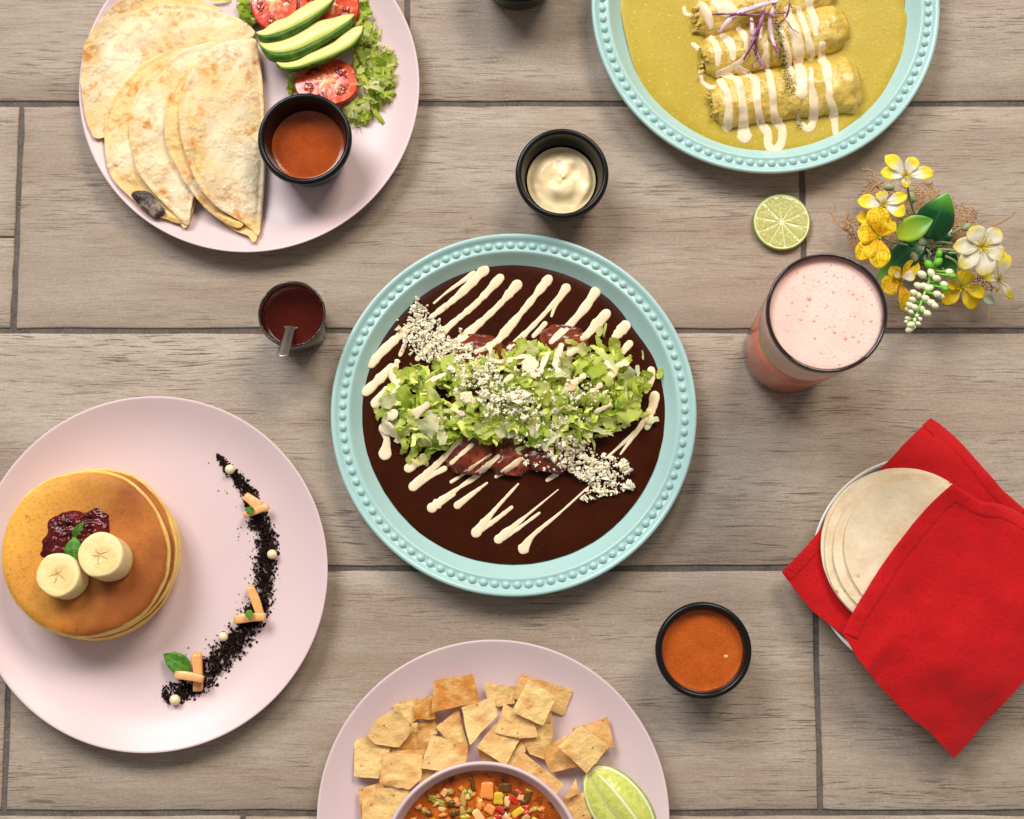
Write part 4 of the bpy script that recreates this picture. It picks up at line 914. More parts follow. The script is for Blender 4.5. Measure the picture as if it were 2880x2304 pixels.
for i, (x, y, r, lb) in enumerate(((640, 682, 390, 'bottom flour tortilla, its edge furthest left in the red napkin'), (655, 684, 388, 'second flour tortilla from below, just inside the bottom one'),
                              (684, 690, 369, 'third flour tortilla, second from the top in the napkin'), (704, 692, 341, 'topmost flour tortilla tucked into the red napkin'))):
    z = ZT+i*.0022; cc, rr = circ(2160+x/1.6917, 1140+y/1.6917, r/1.6917, z); pts = [cc+Vector((math.cos(a), math.sin(a), 0))*rr*(1+.012*math.sin(3*a+i*2)+.010*math.sin(2*a+i)) for a in [2*math.pi*k/30 for k in range(30)]]
    o = sheet('flour_tortilla', pts, lambda x_, y_, s, z=z, i=i: z+.0006*nz(x_, y_, i*3, 60)-.0012*(x_-cc.x)/rr+.0005*s*s*nz(x_, y_, i+9, 120), .0017, STORT, rings=16, n=120, jit=.004); tag(o, lb, 'tortilla', 'flour tortillas in the napkin')
# ------------------------------------------------------------------ mole plate
CREAM = mat('crema', srgb(248, 226, 192), .28, var=[(80, .4, .7, srgb(244, 216, 178))], sss=.25, sr=.003, bump=[(150, .1, .001)], spec=.35)
MOLE = mat('dark_mole', srgb(52, 20, 8), .30, var=[(30, .4, .7, srgb(60, 25, 10)), (900, .56, .72, srgb(72, 32, 15))], bump=[(14, .12, .006), (400, .10, .0005)], spec=.07)
ENCH = mat('mole_coated_tortilla', srgb(112, 42, 20), .20, var=[(70, .45, .66, srgb(146, 64, 28)), (300, .5, .7, srgb(70, 24, 14))], bump=[(130, .4, .002)], coat=.25)
zS = .0122
pts = []
for i in range(60):
    a = 2*math.pi*i/60; r = RM*(.832+.006*nz(math.cos(a)*2, math.sin(a)*2, 4)+.014*max(0, nz(math.cos(a)*1.2, math.sin(a)*1.2, 9))-.016*math.exp(-((a-.62)/.16)**2)); pts.append(cM+Vector((math.cos(a), math.sin(a), 0))*r+Vector((-.0006, .0015, 0)))
o = sheet('mole_sauce', pts, lambda x, y, s: zS-.0010*sstep(.97, 1, s)+.00012*nz(x, y, 1, 60), .004, MOLE, rings=20, n=160, jit=.003); tag(o, 'smooth dark brown mole sauce filling the central aqua plate', 'mole')
def rad_at(s, r0, r1, seed):
    e = abs(2*s-1); return lerp(r0, r1, s)*(1+.12*nz(s*4.5, seed)+.05*nz(s*13, seed+4))*(1-.34*sstep(.86, 1.0, e)**1.5)
LUMP = .0024
def lump(x, y): return LUMP*(nz(x, y, 2, 75)+.55*nz(x, y, 6, 170)+.25*nz(x, y, 9, 380))
SQ = .60
def caps(rolls):
    def H(x, y, base):
        z = base
        for a, b, r0, r1, zc, seed in rolls:
            d = b-a; t_ = ((x-a.x)*d.x+(y-a.y)*d.y)/(d.x*d.x+d.y*d.y)
            if not 0 <= t_ <= 1: continue
            q = math.hypot(x-a.x-d.x*t_, y-a.y-d.y*t_); r = rad_at(t_, r0, r1, seed)
            if q < r: z = max(z, zc+math.sqrt(r*r-q*q)*SQ+lump(x, y)*sstep(1, .6, q/r))
        return z
    return H
def roll_obj(a, b, r0, r1, zc, m, label, grp, seed=0):
    root = thing('enchilada', label, 'enchilada', (a+b)/2+Vector((0, 0, -.003)), grp)
    n, k = 64, 40; d = (b-a); t_ = d.normalized(); u = Vector((-t_.y, t_.x, 0)); V, Fc = [], []
    for i in range(n+1):
        s = i/n; p = a+d*s; r = rad_at(s, r0, r1, seed)
        for j in range(k):
            an = 2*math.pi*j/k; x, y = p.x+u.x*r*math.cos(an), p.y+u.y*r*math.cos(an)
            V.append(Vector((x, y, zc+r*SQ*math.sin(an)+(lump(x, y)*sstep(1, .6, abs(math.cos(an))) if an < math.pi else 0))))
    for i in range(n):
        for j in range(k): j2 = (j+1) % k; Fc.append((i*k+j, (i+1)*k+j, (i+1)*k+j2, i*k+j2))
    for end, i0, dr in ((0, 0, 1), (1, n*k, -1)):
        prev = list(range(i0, i0+k)); r = rad_at(end, r0, r1, seed)
        for sc, dp in ((.93, -.0012), (.82, -.0006), (.70, .0030), (.05, .0034)):
            c0 = (a if end == 0 else b)+t_*(dp*dr); nb = len(V)
            for j in range(k):
                an = 2*math.pi*j/k; V.append(Vector((c0.x+u.x*r*sc*math.cos(an), c0.y+u.y*r*sc*math.cos(an), zc+r*SQ*sc*math.sin(an))))
            for j in range(k):
                j2 = (j+1) % k; f = (prev[j], prev[j2], nb+j2, nb+j); Fc.append(f if end == 0 else tuple(reversed(f)))
            prev = list(range(nb, nb+k))
    obj('tortilla_roll', V, [tuple(reversed(f)) for f in Fc], m, root)
    return root
mr_ = []
for (x0, y0, x1, y1, r, lb, sd) in ((722, 520, 664, 1135, .0185, 'leftmost mole-covered enchilada under the lettuce', 1), (905, 555, 850, 1140, .0160, 'middle mole-covered enchilada, buried under the lettuce', 2), (1105, 480, 1012, 1125, .0190, 'rightmost mole-covered enchilada under the lettuce', 3)):
    a, b = P(ZC, x0, y0, .016), P(ZC, x1, y1, .016); zc = .0110; mr_.append((a, b, r, r, zc, sd)); roll_obj(a, b, r, r, zc, ENCH, lb, 'mole enchiladas', seed=sd)
_mc = caps(mr_)
def Hm0(x, y): return _mc(x, y, zS)
ec = P(ZC, 880, 800, .02); ea = rad(5)
def mound(x, y):
    dx, dy = x-ec.x, y-ec.y; u = (dx*math.cos(ea)+dy*math.sin(ea))/PXM(ZC, 620); v = (-dx*math.sin(ea)+dy*math.cos(ea))/PXM(ZC, 250); return math.sqrt(max(0, 1-u*u-v*v))
def HmL(x, y): return max(Hm0(x, y), zS+.012*mound(x, y)+.0*x)+.010*mound(x, y)
dz = thing('cream_drizzle', 'pale cream drizzled in diagonal streaks over the dark mole', 'cream', P(ZC, 870, 860, zS))
streaks = [[(735,225,54),(620,340,32),(500,435,22)],[(690,240,30),(580,315,14),(512,372,10)],[(808,260,42),(700,375,26),(570,485,34),(440,620,28)],[(885,290,50),(790,395,28),(650,520,42),(540,605,24)],
 [(1025,265,44),(940,372,28),(850,480,38),(770,560,34),(700,590,20)],[(1105,305,46),(1062,372,22),(1040,430,12)],[(1085,335,26),(980,450,20),(900,530,30),(850,570,24)],[(1010,465,26),(960,520,20)],
 [(1235,325,54),(1190,392,40),(1120,472,38),(1040,545,26)],[(1285,420,46),(1230,482,46),(1180,530,26)],[(1370,475,54),(1330,520,42)],[(1390,555,36),(1350,600,30),(1320,620,20)],[(1488,675,38),(1490,710,34),(1465,768,22)],
 [(1503,790,48),(1490,850,40),(1440,925,26),(1350,1050,8)],[(1440,930,22),(1290,1065,10)],[(400,480,36),(300,570,42),(228,643,46)],[(320,660,38),(260,720,46),(208,770,42)],[(300,760,34),(252,820,52)],[(380,560,20),(360,605,16)],
 [(285,935,46),(300,985,30),(292,1048,60)],[(480,1060,36),(400,1112,46)],[(630,985,22),(540,1082,28),(420,1195,46)],[(560,1115,26),(490,1152,26),(430,1190,38)],[(682,1010,20),(590,1090,20)],[(770,1050,8),(680,1112,12),(590,1175,16)],
 [(800,1060,20),(700,1150,28),(620,1205,18),(505,1290,50)],[(600,1230,20),(520,1282,32)],[(750,1180,10),(680,1232,22),(618,1280,36)],[(900,1075,22),(850,1112,28),(790,1152,14)],[(890,1185,10),(790,1295,20),(702,1402,48)],[(860,1290,18),(780,1352,22),(715,1392,32)],
 [(1070,1210,5),(930,1325,14),(803,1432,44)],[(985,1315,12),(880,1392,16),(815,1430,26)],[(1230,1175,5),(1080,1312,12),(960,1412,22),(914,1475,50)],[(1060,1140,28),(1022,1167,18)]]
for s_ in streaks: strand('streak', s_, ZC, Hm0, CREAM, dz)
# lettuce heap
rs = random.Random(21)
pg = [(300,680),(420,640),(600,645),(760,610),(880,545),(1100,550),(1280,530),(1400,600),(1450,700),(1440,850),(1400,930),(1300,955),(1270,1000),(1100,1000),(950,1050),(800,1010),(650,965),(500,1060),(420,1080),(330,970),(285,870)]
lt = thing('shredded_lettuce', 'heap of shredded green lettuce across the middle of the mole plate', 'lettuce', P(ZC, 880, 800, zS))
for i, (x, y) in enumerate(scatter(pg, 330, rs)):
    p = P(ZC, x, y, .024); mm = mound(p.x, p.y); b_ = Hm0(p.x, p.y); hi = max(b_+.002, HmL(p.x, p.y))
    lay = rs.random()**.6; z = lerp(b_+.003, hi+.003, lay); s_ = rs.uniform(.012, .026)*(1 if mm > .3 else .75)
    inst('lettuce_shred', SHRED[rs.randrange(14)], lt, P(ZC, x, y, z), (rs.uniform(-.7, .7), rs.uniform(-.6, .6), rs.random()*6.28), (s_, s_*rs.uniform(.7, 1.15), s_*.75)) if i < 300 else None
V, Fc = [], []
LB = mat('lettuce_underlayer', srgb(196, 216, 80), .4, var=[(60, .40, .60, srgb(234, 238, 136)), (150, .54, .70, srgb(140, 170, 56))])
for x, y in scatter([(880+(a-880)*.93, 800+(b-800)*.90) for a, b in pg], 380, rs):
    p = P(ZC, x, y, .02); b_ = Hm0(p.x, p.y); z = lerp(b_+.001, max(b_+.003, HmL(p.x, p.y)+.0005), rs.random()); s_ = rs.uniform(.011, .022); me = SHRED[rs.randrange(14)]; b0 = len(V); q = P(ZC, x, y, z)
    M_ = Matrix.Rotation(rs.random()*6.28, 3, 'Z') @ Matrix.Rotation(rs.uniform(-.7, .7), 3, 'X') @ Matrix.Rotation(rs.uniform(-.6, .6), 3, 'Y')
    for v in me.vertices: V.append(q+M_ @ Vector((v.co.x*s_, v.co.y*s_, v.co.z*s_*.7)))
    for pl in me.polygons: Fc.append(tuple(b0+e for e in pl.vertices))
o = obj('small_shreds', V, Fc, LB, lt); o['kind'] = 'stuff'
for x, y, s_ in ((1280,495,.016),(1255,500,.012),(260,860,.012),(1450,610,.013),(1525,690,.012),(1480,905,.018),(1470,690,.014),(1455,870,.015),(430,1085,.016),(470,1075,.014)):
    inst('lettuce_shred', SHRED[int(s_*1000) % 14], lt, P(ZC, x, y, zS+.003), (.3, .2, x), (s_, s_*.9, s_*.6))
# cream over the lettuce
cz = thing('cream_drizzle', 'white cream dribbled over the shredded lettuce heap', 'cream', P(ZC, 880, 800, .02))
HmC = lambda x, y: HmL(x, y)+.0020+.0016*nz(x, y, 3, 130)
for s_ in [[(345,640,34),(330,690,42),(350,740,50),(330,770,40)],[(395,690,30),(430,670,26)],[(330,870,44),(290,900,30)],[(480,830,34),(440,860,40),(400,900,20)],[(560,690,14),(500,720,30),(470,760,16)],[(520,910,30),(470,905,24),(560,890,20)],[(560,960,14),(545,1000,22)],
           [(760,560,30),(780,630,26),(850,628,20),(920,610,24),(940,640,50),(960,690,40)],[(1020,600,22),(985,690,26)],[(1085,560,26),(1060,640,30),(1075,690,24)],[(1180,700,34),(1130,740,36),(1090,790,22)],[(1290,640,26),(1320,690,30),(1250,700,20)],[(1370,640,40),(1320,660,30)],[(1180,560,30),(1120,600,26)],
           [(650,790,40),(690,810,30)],[(1050,860,22),(1100,830,14),(1150,850,10)],[(1300,830,24),(1240,860,16)],[(860,700,22),(820,730,16)],[(290,930,50),(340,960,40),(350,990,26)],[(1210,780,18),(1260,740,22)],[(600,850,18),(640,870,22)],[(1480,860,30),(1490,900,24),(1470,930,26)]]:
    strand('streak', s_, ZC, HmC, CREAM, cz, hk=.16, hmax=.0012, jit=.85)
# crumbled cheese
FETA = mat('fresh_cheese', srgb(254, 246, 222), .75, var=[(200, .4, .7, srgb(250, 232, 192))], bump=[(300, .3, .001)], sss=.3, sr=.002)
def crumb_mesh(i):
    r_ = random.Random(300+i); bm = bmesh.new()
    for _ in range(3):
        o_ = Vector((r_.uniform(-.5, .5), r_.uniform(-.5, .5), r_.uniform(-.3, .3))); vs = [bm.verts.new(o_+Vector((r_.gauss(0, .42), r_.gauss(0, .42), r_.gauss(0, .34)))) for _ in range(9)]
        g_ = bmesh.ops.convex_hull(bm, input=vs); bmesh.ops.delete(bm, geom=[e for e in g_['geom_interior'] if isinstance(e, bmesh.types.BMVert)], context='VERTS')
    me = bpy.data.meshes.new('cheese_crumb'); bm.to_mesh(me); bm.free(); me.materials.append(FETA); return me
CR = [crumb_mesh(i) for i in range(9)]
ch = thing('crumbled_cheese', 'white crumbled cheese scattered over the lettuce and mole', 'cheese', P(ZC, 860, 800, zS))
regs = [([(430,360),(480,400),(540,450),(560,520),(680,560),(690,600),(560,640),(480,640),(440,600),(370,560),(380,470)], 620, 0), ([(570,640),(700,590),(800,640),(820,720),(960,780),(1010,870),(980,900),(900,880),(780,870),(700,760),(600,720)], 430, 1),
        ([(800,960),(930,900),(1060,900),(1100,970),(1210,1000),(1260,1080),(1300,1160),(1200,1170),(1080,1110),(960,1010)], 640, .55), ([(1180,1060),(1340,1060),(1390,1110),(1400,1200),(1340,1230),(1200,1250),(1170,1180)], 260, 0), ([(860,1050),(1060,1060),(1100,1130),(1020,1140),(940,1120)], 34, 0), ([(1090,700),(1250,700),(1250,800),(1100,820)], 30, 1), ([(600,700),(1000,640),(1300,760),(1200,900),(900,940),(600,860)], 170, 1), ([(340,330),(560,330),(600,620),(350,640)], 40, 0)]
small = []; big = []
for pg_, n_, onl in regs:
    for x, y in scatter(pg_, n_, rs):
        r = rs.uniform(.0005, .0012) if rs.random() < .72 else rs.uniform(.0012, .0026); (big if r > .0013 else small).append((x, y, r, onl))
for x, y, r in ((1372,1110,.0050),(1385,1195,.0052),(1360,1085,.0045),(1385,1130,.0042),(1400,1190,.004),(1190,1245,.0040),(632,492,.0024),(435,355,.0026),(850,800,.005),(870,790,.0045),(890,820,.0045),(930,780,.0045)): big.append((x, y, r, 1 if x < 1000 and y > 700 else 0))
big.sort(key=lambda q: -q[2]); small += big[300:]; big = big[:300]
def cheese_z(x, y, onl, r):
    p = P(ZC, x, y, .02); return lerp(Hm0(p.x, p.y)+.0008, HmL(p.x, p.y)+.0042, onl)+r*.35+rs.random()*.0010
for x, y, r, onl in big:
    inst('cheese_crumb', CR[rs.randrange(9)], ch, P(ZC, x, y, cheese_z(x, y, onl, r)), (rs.random()*6, rs.random()*6, rs.random()*6), (r, r*rs.uniform(.8, 1.2), r))
V, Fc = [], []
for x, y, r, onl in small:
    p = P(ZC, x, y, cheese_z(x, y, onl, r)); b = len(V); ro = Matrix.Rotation(rs.random()*6.3, 3, Vector((rs.gauss(0, 1), rs.gauss(0, 1), rs.gauss(0, 1))).normalized()); me = CR[rs.randrange(9)]
    for v in me.vertices: V.append(p+ro @ (v.co*r))
    for pl in me.polygons: Fc.append(tuple(b+e for e in pl.vertices))
o = obj('small_crumbs', V, Fc, FETA, ch, smooth=False); o['kind'] = 'stuff'

# ------------------------------------------------------------------ green enchilada plate
GS = mat('green_tomatillo_sauce', srgb(184, 160, 56), .32, var=[(25, .4, .7, srgb(192, 168, 64)), (380, .6, .74, srgb(220, 198, 110)), (700, .62, .72, srgb(156, 130, 48))], bump=[(350, .22, .0008), (40, .12, .002)], spec=.25)
zg = .0122
pts = PL(ZB, [(218,0),(232,130),(260,260),(300,400),(370,530),(470,640),(600,740),(720,820),(860,872),(1000,896),(1130,900),(1280,872),(1420,830),(1500,792),(1600,720),(1690,640),(1760,550),(1812,430),(1862,330),(1878,200),(1888,100),(1868,40),(1882,-40),(1850,-300),(1600,-640),(1050,-840),(500,-620),(290,-280)], .011)
o = sheet('green_sauce', pts, lambda x, y, s: zg-.0012*sstep(.965, 1, s)+.00015*nz(x, y, 2, 70), .004, GS, rings=20, n=180, jit=.002); tag(o, 'yellow-green tomatillo sauce filling the upper aqua plate', 'sauce')
GT = mat('sauced_tortilla', srgb(208, 178, 78), .28, var=[(50, .44, .70, srgb(226, 198, 108)), (160, .5, .7, srgb(186, 146, 50))], bump=[(90, .6, .004), (330, .4, .0014)], sss=.12, sr=.003, coat=.15)
CHK = mat('shredded_chicken', srgb(214, 184, 104), .45, var=[(200, .4, .7, srgb(190, 154, 72))], sss=.2, sr=.003)
gr_ = []
for (x0, y0, x1, y1, r, lb, sd) in ((455,1040,1915,830,(.0190,.0225),'lowest green-sauced enchilada, nearest the plate\'s bottom rim',5), (365,590,1790,225,(.0178,.0195),'middle green-sauced enchilada under the red onion',6), (295,190,1650,-150,(.0175,.0185),'uppermost green-sauced enchilada, cut off by the top edge',7)):
    a, b = P(ZL, x0, y0, .018), P(ZL, x1, y1, .018); gr_.append((a, b, r[0], r[1], .0125, sd)); root = roll_obj(a, b, r[0], r[1], .0125, GT, lb, 'green enchiladas', seed=sd)
    d = (b-a).normalized(); V, Fc = [], []
    for q in range(14):
        p = a+Vector((rs.uniform(-.001, .004), rs.uniform(-.010, .010), 0)); p.z = .0150+rs.uniform(-.004, .006); L = rs.uniform(.002, .0055); dd = Vector((-d.x, -d.y+rs.uniform(-.6, .6), rs.uniform(-.35, .1)))
        tube_geo([p+dd*L*k/4+Vector((0, .0006*math.sin(k*2+q), 0)) for k in range(5)], [.0011, .0015, .0014, .0011, .0006], 6, V, Fc)
    obj('chicken_filling', V, Fc, CHK, root)
_gc = caps(gr_)
def Hg(x, y): return _gc(x, y, zg)
dz = thing('cream_drizzle', 'cream poured in wavy lines over the green enchiladas', 'cream', P(ZL, 1000, 700, zg))
for s_ in [[(520,810,70),(590,930,80),(610,1100,80),(600,1270,96)],[(540,735,60),(690,800,80),(735,950,88),(755,1150,96),(770,1380,150)],[(700,690,70),(850,770,90),(885,880,96),(900,1050,80),(925,1200,86),(1000,1340,96),(1010,1470,92),(1070,1525,96),(1140,1450,92),(1148,1300,100),(1080,1190,80),(1060,1050,84),(1040,850,80),(995,650,66),(970,450,52)],
           [(1205,110,90),(1290,350,120),(1320,550,120),(1340,750,110),(1345,930,150)],[(1320,90,60),(1370,250,70),(1420,420,80),(1445,560,80)],[(1420,20,90),(1460,150,90),(1492,340,60)],[(1440,690,40),(1450,850,56),(1470,1050,90),(1460,1240,84),(1410,1310,84),(1350,1260,64),(1312,1185,40)],
           [(1555,460,80),(1590,650,96),(1620,850,80),(1630,1000,74),(1680,1150,90),(1690,1350,60)],[(330,50,90),(400,150,96),(430,270,60)],[(430,380,56),(490,480,76),(500,640,60)],[(555,365,76),(630,450,96),(655,590,60)],[(715,300,70),(780,380,80),(795,500,50)],[(320,720,40),(345,830,54),(440,890,60)],[(500,745,50),(690,655,60),(790,560,44)],
           [(1130,300,60),(1200,500,76),(1240,720,76),(1225,830,40)],[(160,80,40),(170,140,44),(240,155,36)],[(250,450,50),(300,490,60)],[(1000,420,40),(960,600,36),(880,660,44)],[(480,30,120),(580,90,200),(660,120,120)]]:
    strand('streak', s_, ZL, Hg, CREAM, dz, hk=.15, hmax=.0015)
ON = mat('red_onion_skin', srgb(96, 26, 66), .22, var=[(160, .45, .62, srgb(150, 92, 128))], coat=.3); ON2 = mat('red_onion_pale', srgb(224, 196, 202), .22, var=[(200, .5, .62, srgb(150, 80, 116))], sss=.3, sr=.003, coat=.3)
ons = [([(440,150),(800,146),(1190,136)], 30, ON, .006, 'long straight purple onion strip lying level across the enchiladas'), ([(975,85),(900,330),(758,612)], 34, ON, .008, 'purple onion strip slanting down to the left'), ([(900,180),(880,420),(972,742)], 26, ON, .005, 'thin purple onion strip ending in the lowest point of the tuft'),
       ([(835,170),(866,450),(945,700)], 54, ON2, .003, 'pale purple-edged onion strip beneath the thin pointed one'), ([(1085,0),(1030,250),(1105,565)], 56, ON2, .004, 'pale curved onion strip beside the green herb line'), ([(1222,-20),(1200,150),(1078,275)], 20, ON, .008, 'thin curved purple onion strip at the right of the tuft'),
       ([(1170,205),(1240,270),(1320,352)], 13, ON, .003, 'very thin purple onion thread at the right, pointing down right'), ([(500,335),(690,140),(890,60),(1120,15)], 70, ON2, .005, 'broad translucent onion strip curving to the left'), ([(1215,35),(1270,92)], 14, ON, .006, 'tiny purple onion end at the upper right of the tuft'), ([(985,-10),(940,220),(925,420)], 40, ON2, .006, 'pale onion strip in the middle of the tuft')]
for pts, wd, m, up, lb in ons:
    W = [pixH(*src(ZL, *p), lambda x, y: Hg(x, y)+.002+up) for p in pts]; path = cat_open(W, 22); n = len(path)
    for i, p in enumerate(path): p.z = max(p.z, Hg(p.x, p.y)+.0025) + .0015*math.sin(i*.4)
    ra = [PXM(ZL, wd)/2*max(.25, math.sin(math.pi*(i+.8)/(n+.6))**.35) for i in range(n)]
    tag(tube('onion_strip', path, ra, m, n=8, flat=.5), lb, 'onion strip', 'red onion strips')
HERB = mat('dried_herb', srgb(72, 80, 28), .8, var=[(500, .4, .7, srgb(104, 110, 48))]); V, Fc = [], []
hl = cat_open([Vector(q) for q in [(1075,215,26),(1110,350,36),(1135,500,46),(1165,650,48),(1200,820,60),(1230,950,70)]], 60)
def flake(x, y, r):
    p = pixH(*src(ZL, x, y), Hg); p.z += .0026+rs.random()*.0006; b = len(V); ro = Matrix.Rotation(rs.random()*6.3, 3, Vector((rs.gauss(0, .3), rs.gauss(0, .3), 1)).normalized())
    for d in ((1,0,0),(0,.6,.2),(-1,0,.1),(0,-.6,0)): V.append(p+ro @ (Vector(d)*r*rs.uniform(.6, 1.3)))
    Fc.append((b, b+1, b+2, b+3))
for i in range(620):
    q = hl[rs.randrange(60)]; flake(q.x+rs.gauss(0, .5)*q.z, q.y+rs.gauss(0, 14), rs.uniform(.0003, .0009))
for i in range(45): flake(1325+rs.gauss(0, 26), 1240+rs.gauss(0, 36), rs.uniform(.0004, .0009))
for i in range(60): flake(rs.uniform(1150, 1420), rs.uniform(550, 1100), rs.uniform(.0002, .0005))
o = obj('dried_herbs', V, Fc, HERB, smooth=False); tag(o, 'line of dried green herb flakes across the green enchiladas', 'herbs'); o['kind'] = 'stuff'
# ------------------------------------------------------------------ artificial flower arrangement
def petal_mat(name, base, tip, a, b, vein=None, trans=.3):
    t = NT(name); sep = t.n.new('ShaderNodeSeparateXYZ'); t.L(t.tc.outputs['UV'], sep.inputs[0]); co = t.coord(rnd=True)
    f = t.math('ADD', sep.outputs[0], t.math('MULTIPLY', t.math('SUBTRACT', t.noise(90, co), .5), .7)); c = t.mix(t.mr(f, a, b), base, tip)
    c = t.mix(t.mr(sep.outputs[0], .22, 0, 0, .8), c, srgb(196, 196, 40))
    if vein:
        v = t.n.new('ShaderNodeTexVoronoi'); v.feature = 'DISTANCE_TO_EDGE'; v.inputs['Scale'].default_value = 1.0; mp = t.n.new('ShaderNodeMapping'); mp.inputs['Scale'].default_value = (4.5, 8, 1); t.L(t.tc.outputs['UV'], mp.inputs[0]); t.L(mp.outputs[0], v.inputs['Vector'])
        c = t.mix(t.mr(v.outputs['Distance'], .02, .075, .75, 0), c, vein)
    m = t.fin(c, .5, spec=.3); nt = t.t; tr = t.n.new('ShaderNodeBsdfTranslucent')
    if isinstance(c, tuple): tr.inputs[0].default_value = (*c, 1)
    else: t.L(c, tr.inputs[0])
    ms = t.n.new('ShaderNodeMixShader'); ms.inputs[0].default_value = trans; t.L(t.b.outputs[0], ms.inputs[1]); t.L(tr.outputs[0], ms.inputs[2]); t.L(ms.outputs[0], t.n['Material Output'].inputs[0]); return m
PW = petal_mat('white_yellow_petal', srgb(252, 250, 242), srgb(252, 236, 66), .36, .70); PYV = petal_mat('yellow_veined_petal', srgb(252, 196, 28), srgb(255, 228, 48), .2, .7, srgb(186, 126, 12)); PT = petal_mat('sheer_white_petal', srgb(240, 234, 214), srgb(238, 222, 110), .62, .95, trans=.35); PY = petal_mat('yellow_petal', srgb(246, 222, 80), srgb(255, 228, 40), .3, .7)
STAM = mat('yellow_stamen', srgb(226, 204, 50), .5); STEM = mat('pale_green_stem', srgb(142, 156, 112), .55, var=[(120, .4, .7, srgb(166, 176, 134))])
t = NT('glossy_leaf'); sep = t.n.new('ShaderNodeSeparateXYZ'); t.L(t.tc.outputs['UV'], sep.inputs[0]); c = t.mix(t.mr(t.math('ADD', sep.outputs[0], t.math('MULTIPLY', t.noise(60, t.coord()), .4)), .75, 1.15), srgb(20, 82, 40), srgb(96, 168, 52)); c = t.mix(t.mr(t.math('ABSOLUTE', t.math('SUBTRACT', sep.outputs[1], .5)), 0, .03, .5, 0), c, srgb(70, 130, 70)); LEAFD = t.fin(c, .26, coat=.2)
t = NT('bright_leaf'); sep = t.n.new('ShaderNodeSeparateXYZ'); t.L(t.tc.outputs['UV'], sep.inputs[0]); c = t.mix(t.mr(sep.outputs[0], .1, .8), srgb(172, 200, 52), srgb(92, 150, 44)); LEAFB = t.fin(c, .35)
JUTE = mat('jute_fibre', srgb(168, 124, 80), .8, var=[(300, .4, .7, srgb(196, 156, 108))])
root = thing('flower_arrangement', 'small artificial posy of yellow and white flowers tied with frayed jute', 'flowers', P(ZK, 900, 900, 0))
hub = P(ZK, 930, 880, .018)
def flower(cx, cy, z, tips, m, wd=.5, stam=10, sl=.006, rise=.15, stem=True, cup_=.25):
    c = P(ZK, cx, cy, z); o = bpy.data.objects.new('flower', None); COL.objects.link(o); o.parent = root; o.location = c-ORG[root]; o.empty_display_size = .004; ORG[o] = c
    for (tx, ty, ww, dz_) in tips:
        b = P(ZK, tx, ty, z+dz_); d = b-c; L = d.length; side = Vector((-d.y, d.x, 0)).normalized(); G = []; n, k = 12, 7; sd = random.random()*30; w0 = L*ww
        for i in range(n+1):
            q = i/n; w_ = w0/2*(.16+.84*math.sin(math.pi*min(1, q**1.15*.97+.02)**1.25)**.75 if q < .97 else .45)*(1-.0*q); w_ = w0/2*max(.12, sstep(-.10, .62, q)*(math.sqrt(max(0, 1-max(0, (q-.60)/.42)**2.4)))); p = c+d*q+Vector((0, 0, rise*L*math.sin(math.pi*q*.9))); row = []
            for j in range(k):
                v = j/(k-1)*2-1; row.append(p+side*(w_*v)-d.normalized()*(L*.05*abs(v)**2.0*q)+Vector((0, 0, cup_*w_*v*v+.06*L*nz(q*4, v*2, sd))))
            G.append(row)
        g_ = grid('petal', G, m, None, .00025, loc=c); g_.parent = o; g_.location = (0, 0, 0)
    for i in range(stam):
        a = 2*math.pi*i/stam+random.random()*.4; l = sl*random.uniform(.6, 1.1); tip = c+Vector((math.cos(a)*l*.6, math.sin(a)*l*.6, l*.8)); V, Fc = tube_geo([c, c.lerp(tip, .5)+Vector((0, 0, .0006)), tip, tip+Vector((0, 0, .0006))], [.00028, .00025, .0005, .0003], 5)
        s_ = obj('stamen', V, Fc, STAM, None, loc=c); s_.parent = o; s_.location = (0, 0, 0)
    if stem:
        mid_ = c.lerp(hub, .5)+Vector((random.uniform(-.004, .004), random.uniform(-.004, .004), -.004)); path = cat_open([c-Vector((0, 0, .0006)), mid_, hub], 14); tube('stem', path, [.0016 if i < 2 else .0009 for i in range(14)], STEM, root, 7)
flower(695, 240, .060, [(505,62,.50,.004),(775,75,.72,.004),(945,215,.50,.003),(690,350,.70,.001),(462,215,.52,.003)], PW, stam=12, sl=.007)
flower(490, 500, .052, [(255,470,.55,.003),(465,375,.9,.004),(705,415,.48,.004),(690,590,.62,.002)], PW, stam=8, sl=.006)
flower(450, 790, .058, [(425,515,.78,.006),(255,745,.95,.004),(600,660,.62,.006),(250,990,.60,.002),(445,1080,.66,.002)], PYV, stam=6, sl=.004, cup_=.15)
flower(420, 640, .046, [(250,610,.7,.002),(570,600,.7,.002)], PY, stam=0, stem=False)
flower(1375, 885, .050, [(1115,880,.60,.003),(1275,700,.85,.005),(1540,725,.75,.005),(1575,970,.75,.003),(1395,1150,.72,.001),(1170,1070,.55,.002)], PT, stam=16, sl=.011)
flower(1195, 1230, .034, [(1250,1095,1.15,.003),(1400,1320,.55,.001),(1020,1390,.62,-.004),(1310,1440,.62,-.006),(1060,1220,.62,.004)], PY, stam=12, sl=.012)
flower(640, 1190, .026, [(475,1260,.95,.003),(555,1060,.8,.002),(800,1010,.6,.004),(700,1480,.42,-.006)], PYV, stam=4)
flower(650, 1150, .030, [(780,1140,.8,.002),(590,1120,.8,.002)], PT, stam=0, stem=False)
flower(1530, 1180, .028, [(1560,1030,.45,.003),(1505,1290,.4,-.004),(1650,1350,.35,-.008),(1400,1160,.5,.002),(1590,930,.5,.006)], PW, stam=9, sl=.010)
def lf(a, b, wd, z0, z1, m, **k): return leaf('leaf', P(ZK, *a, z0), P(ZK, *b, z1), PXM(ZK, wd), m, root, **k)
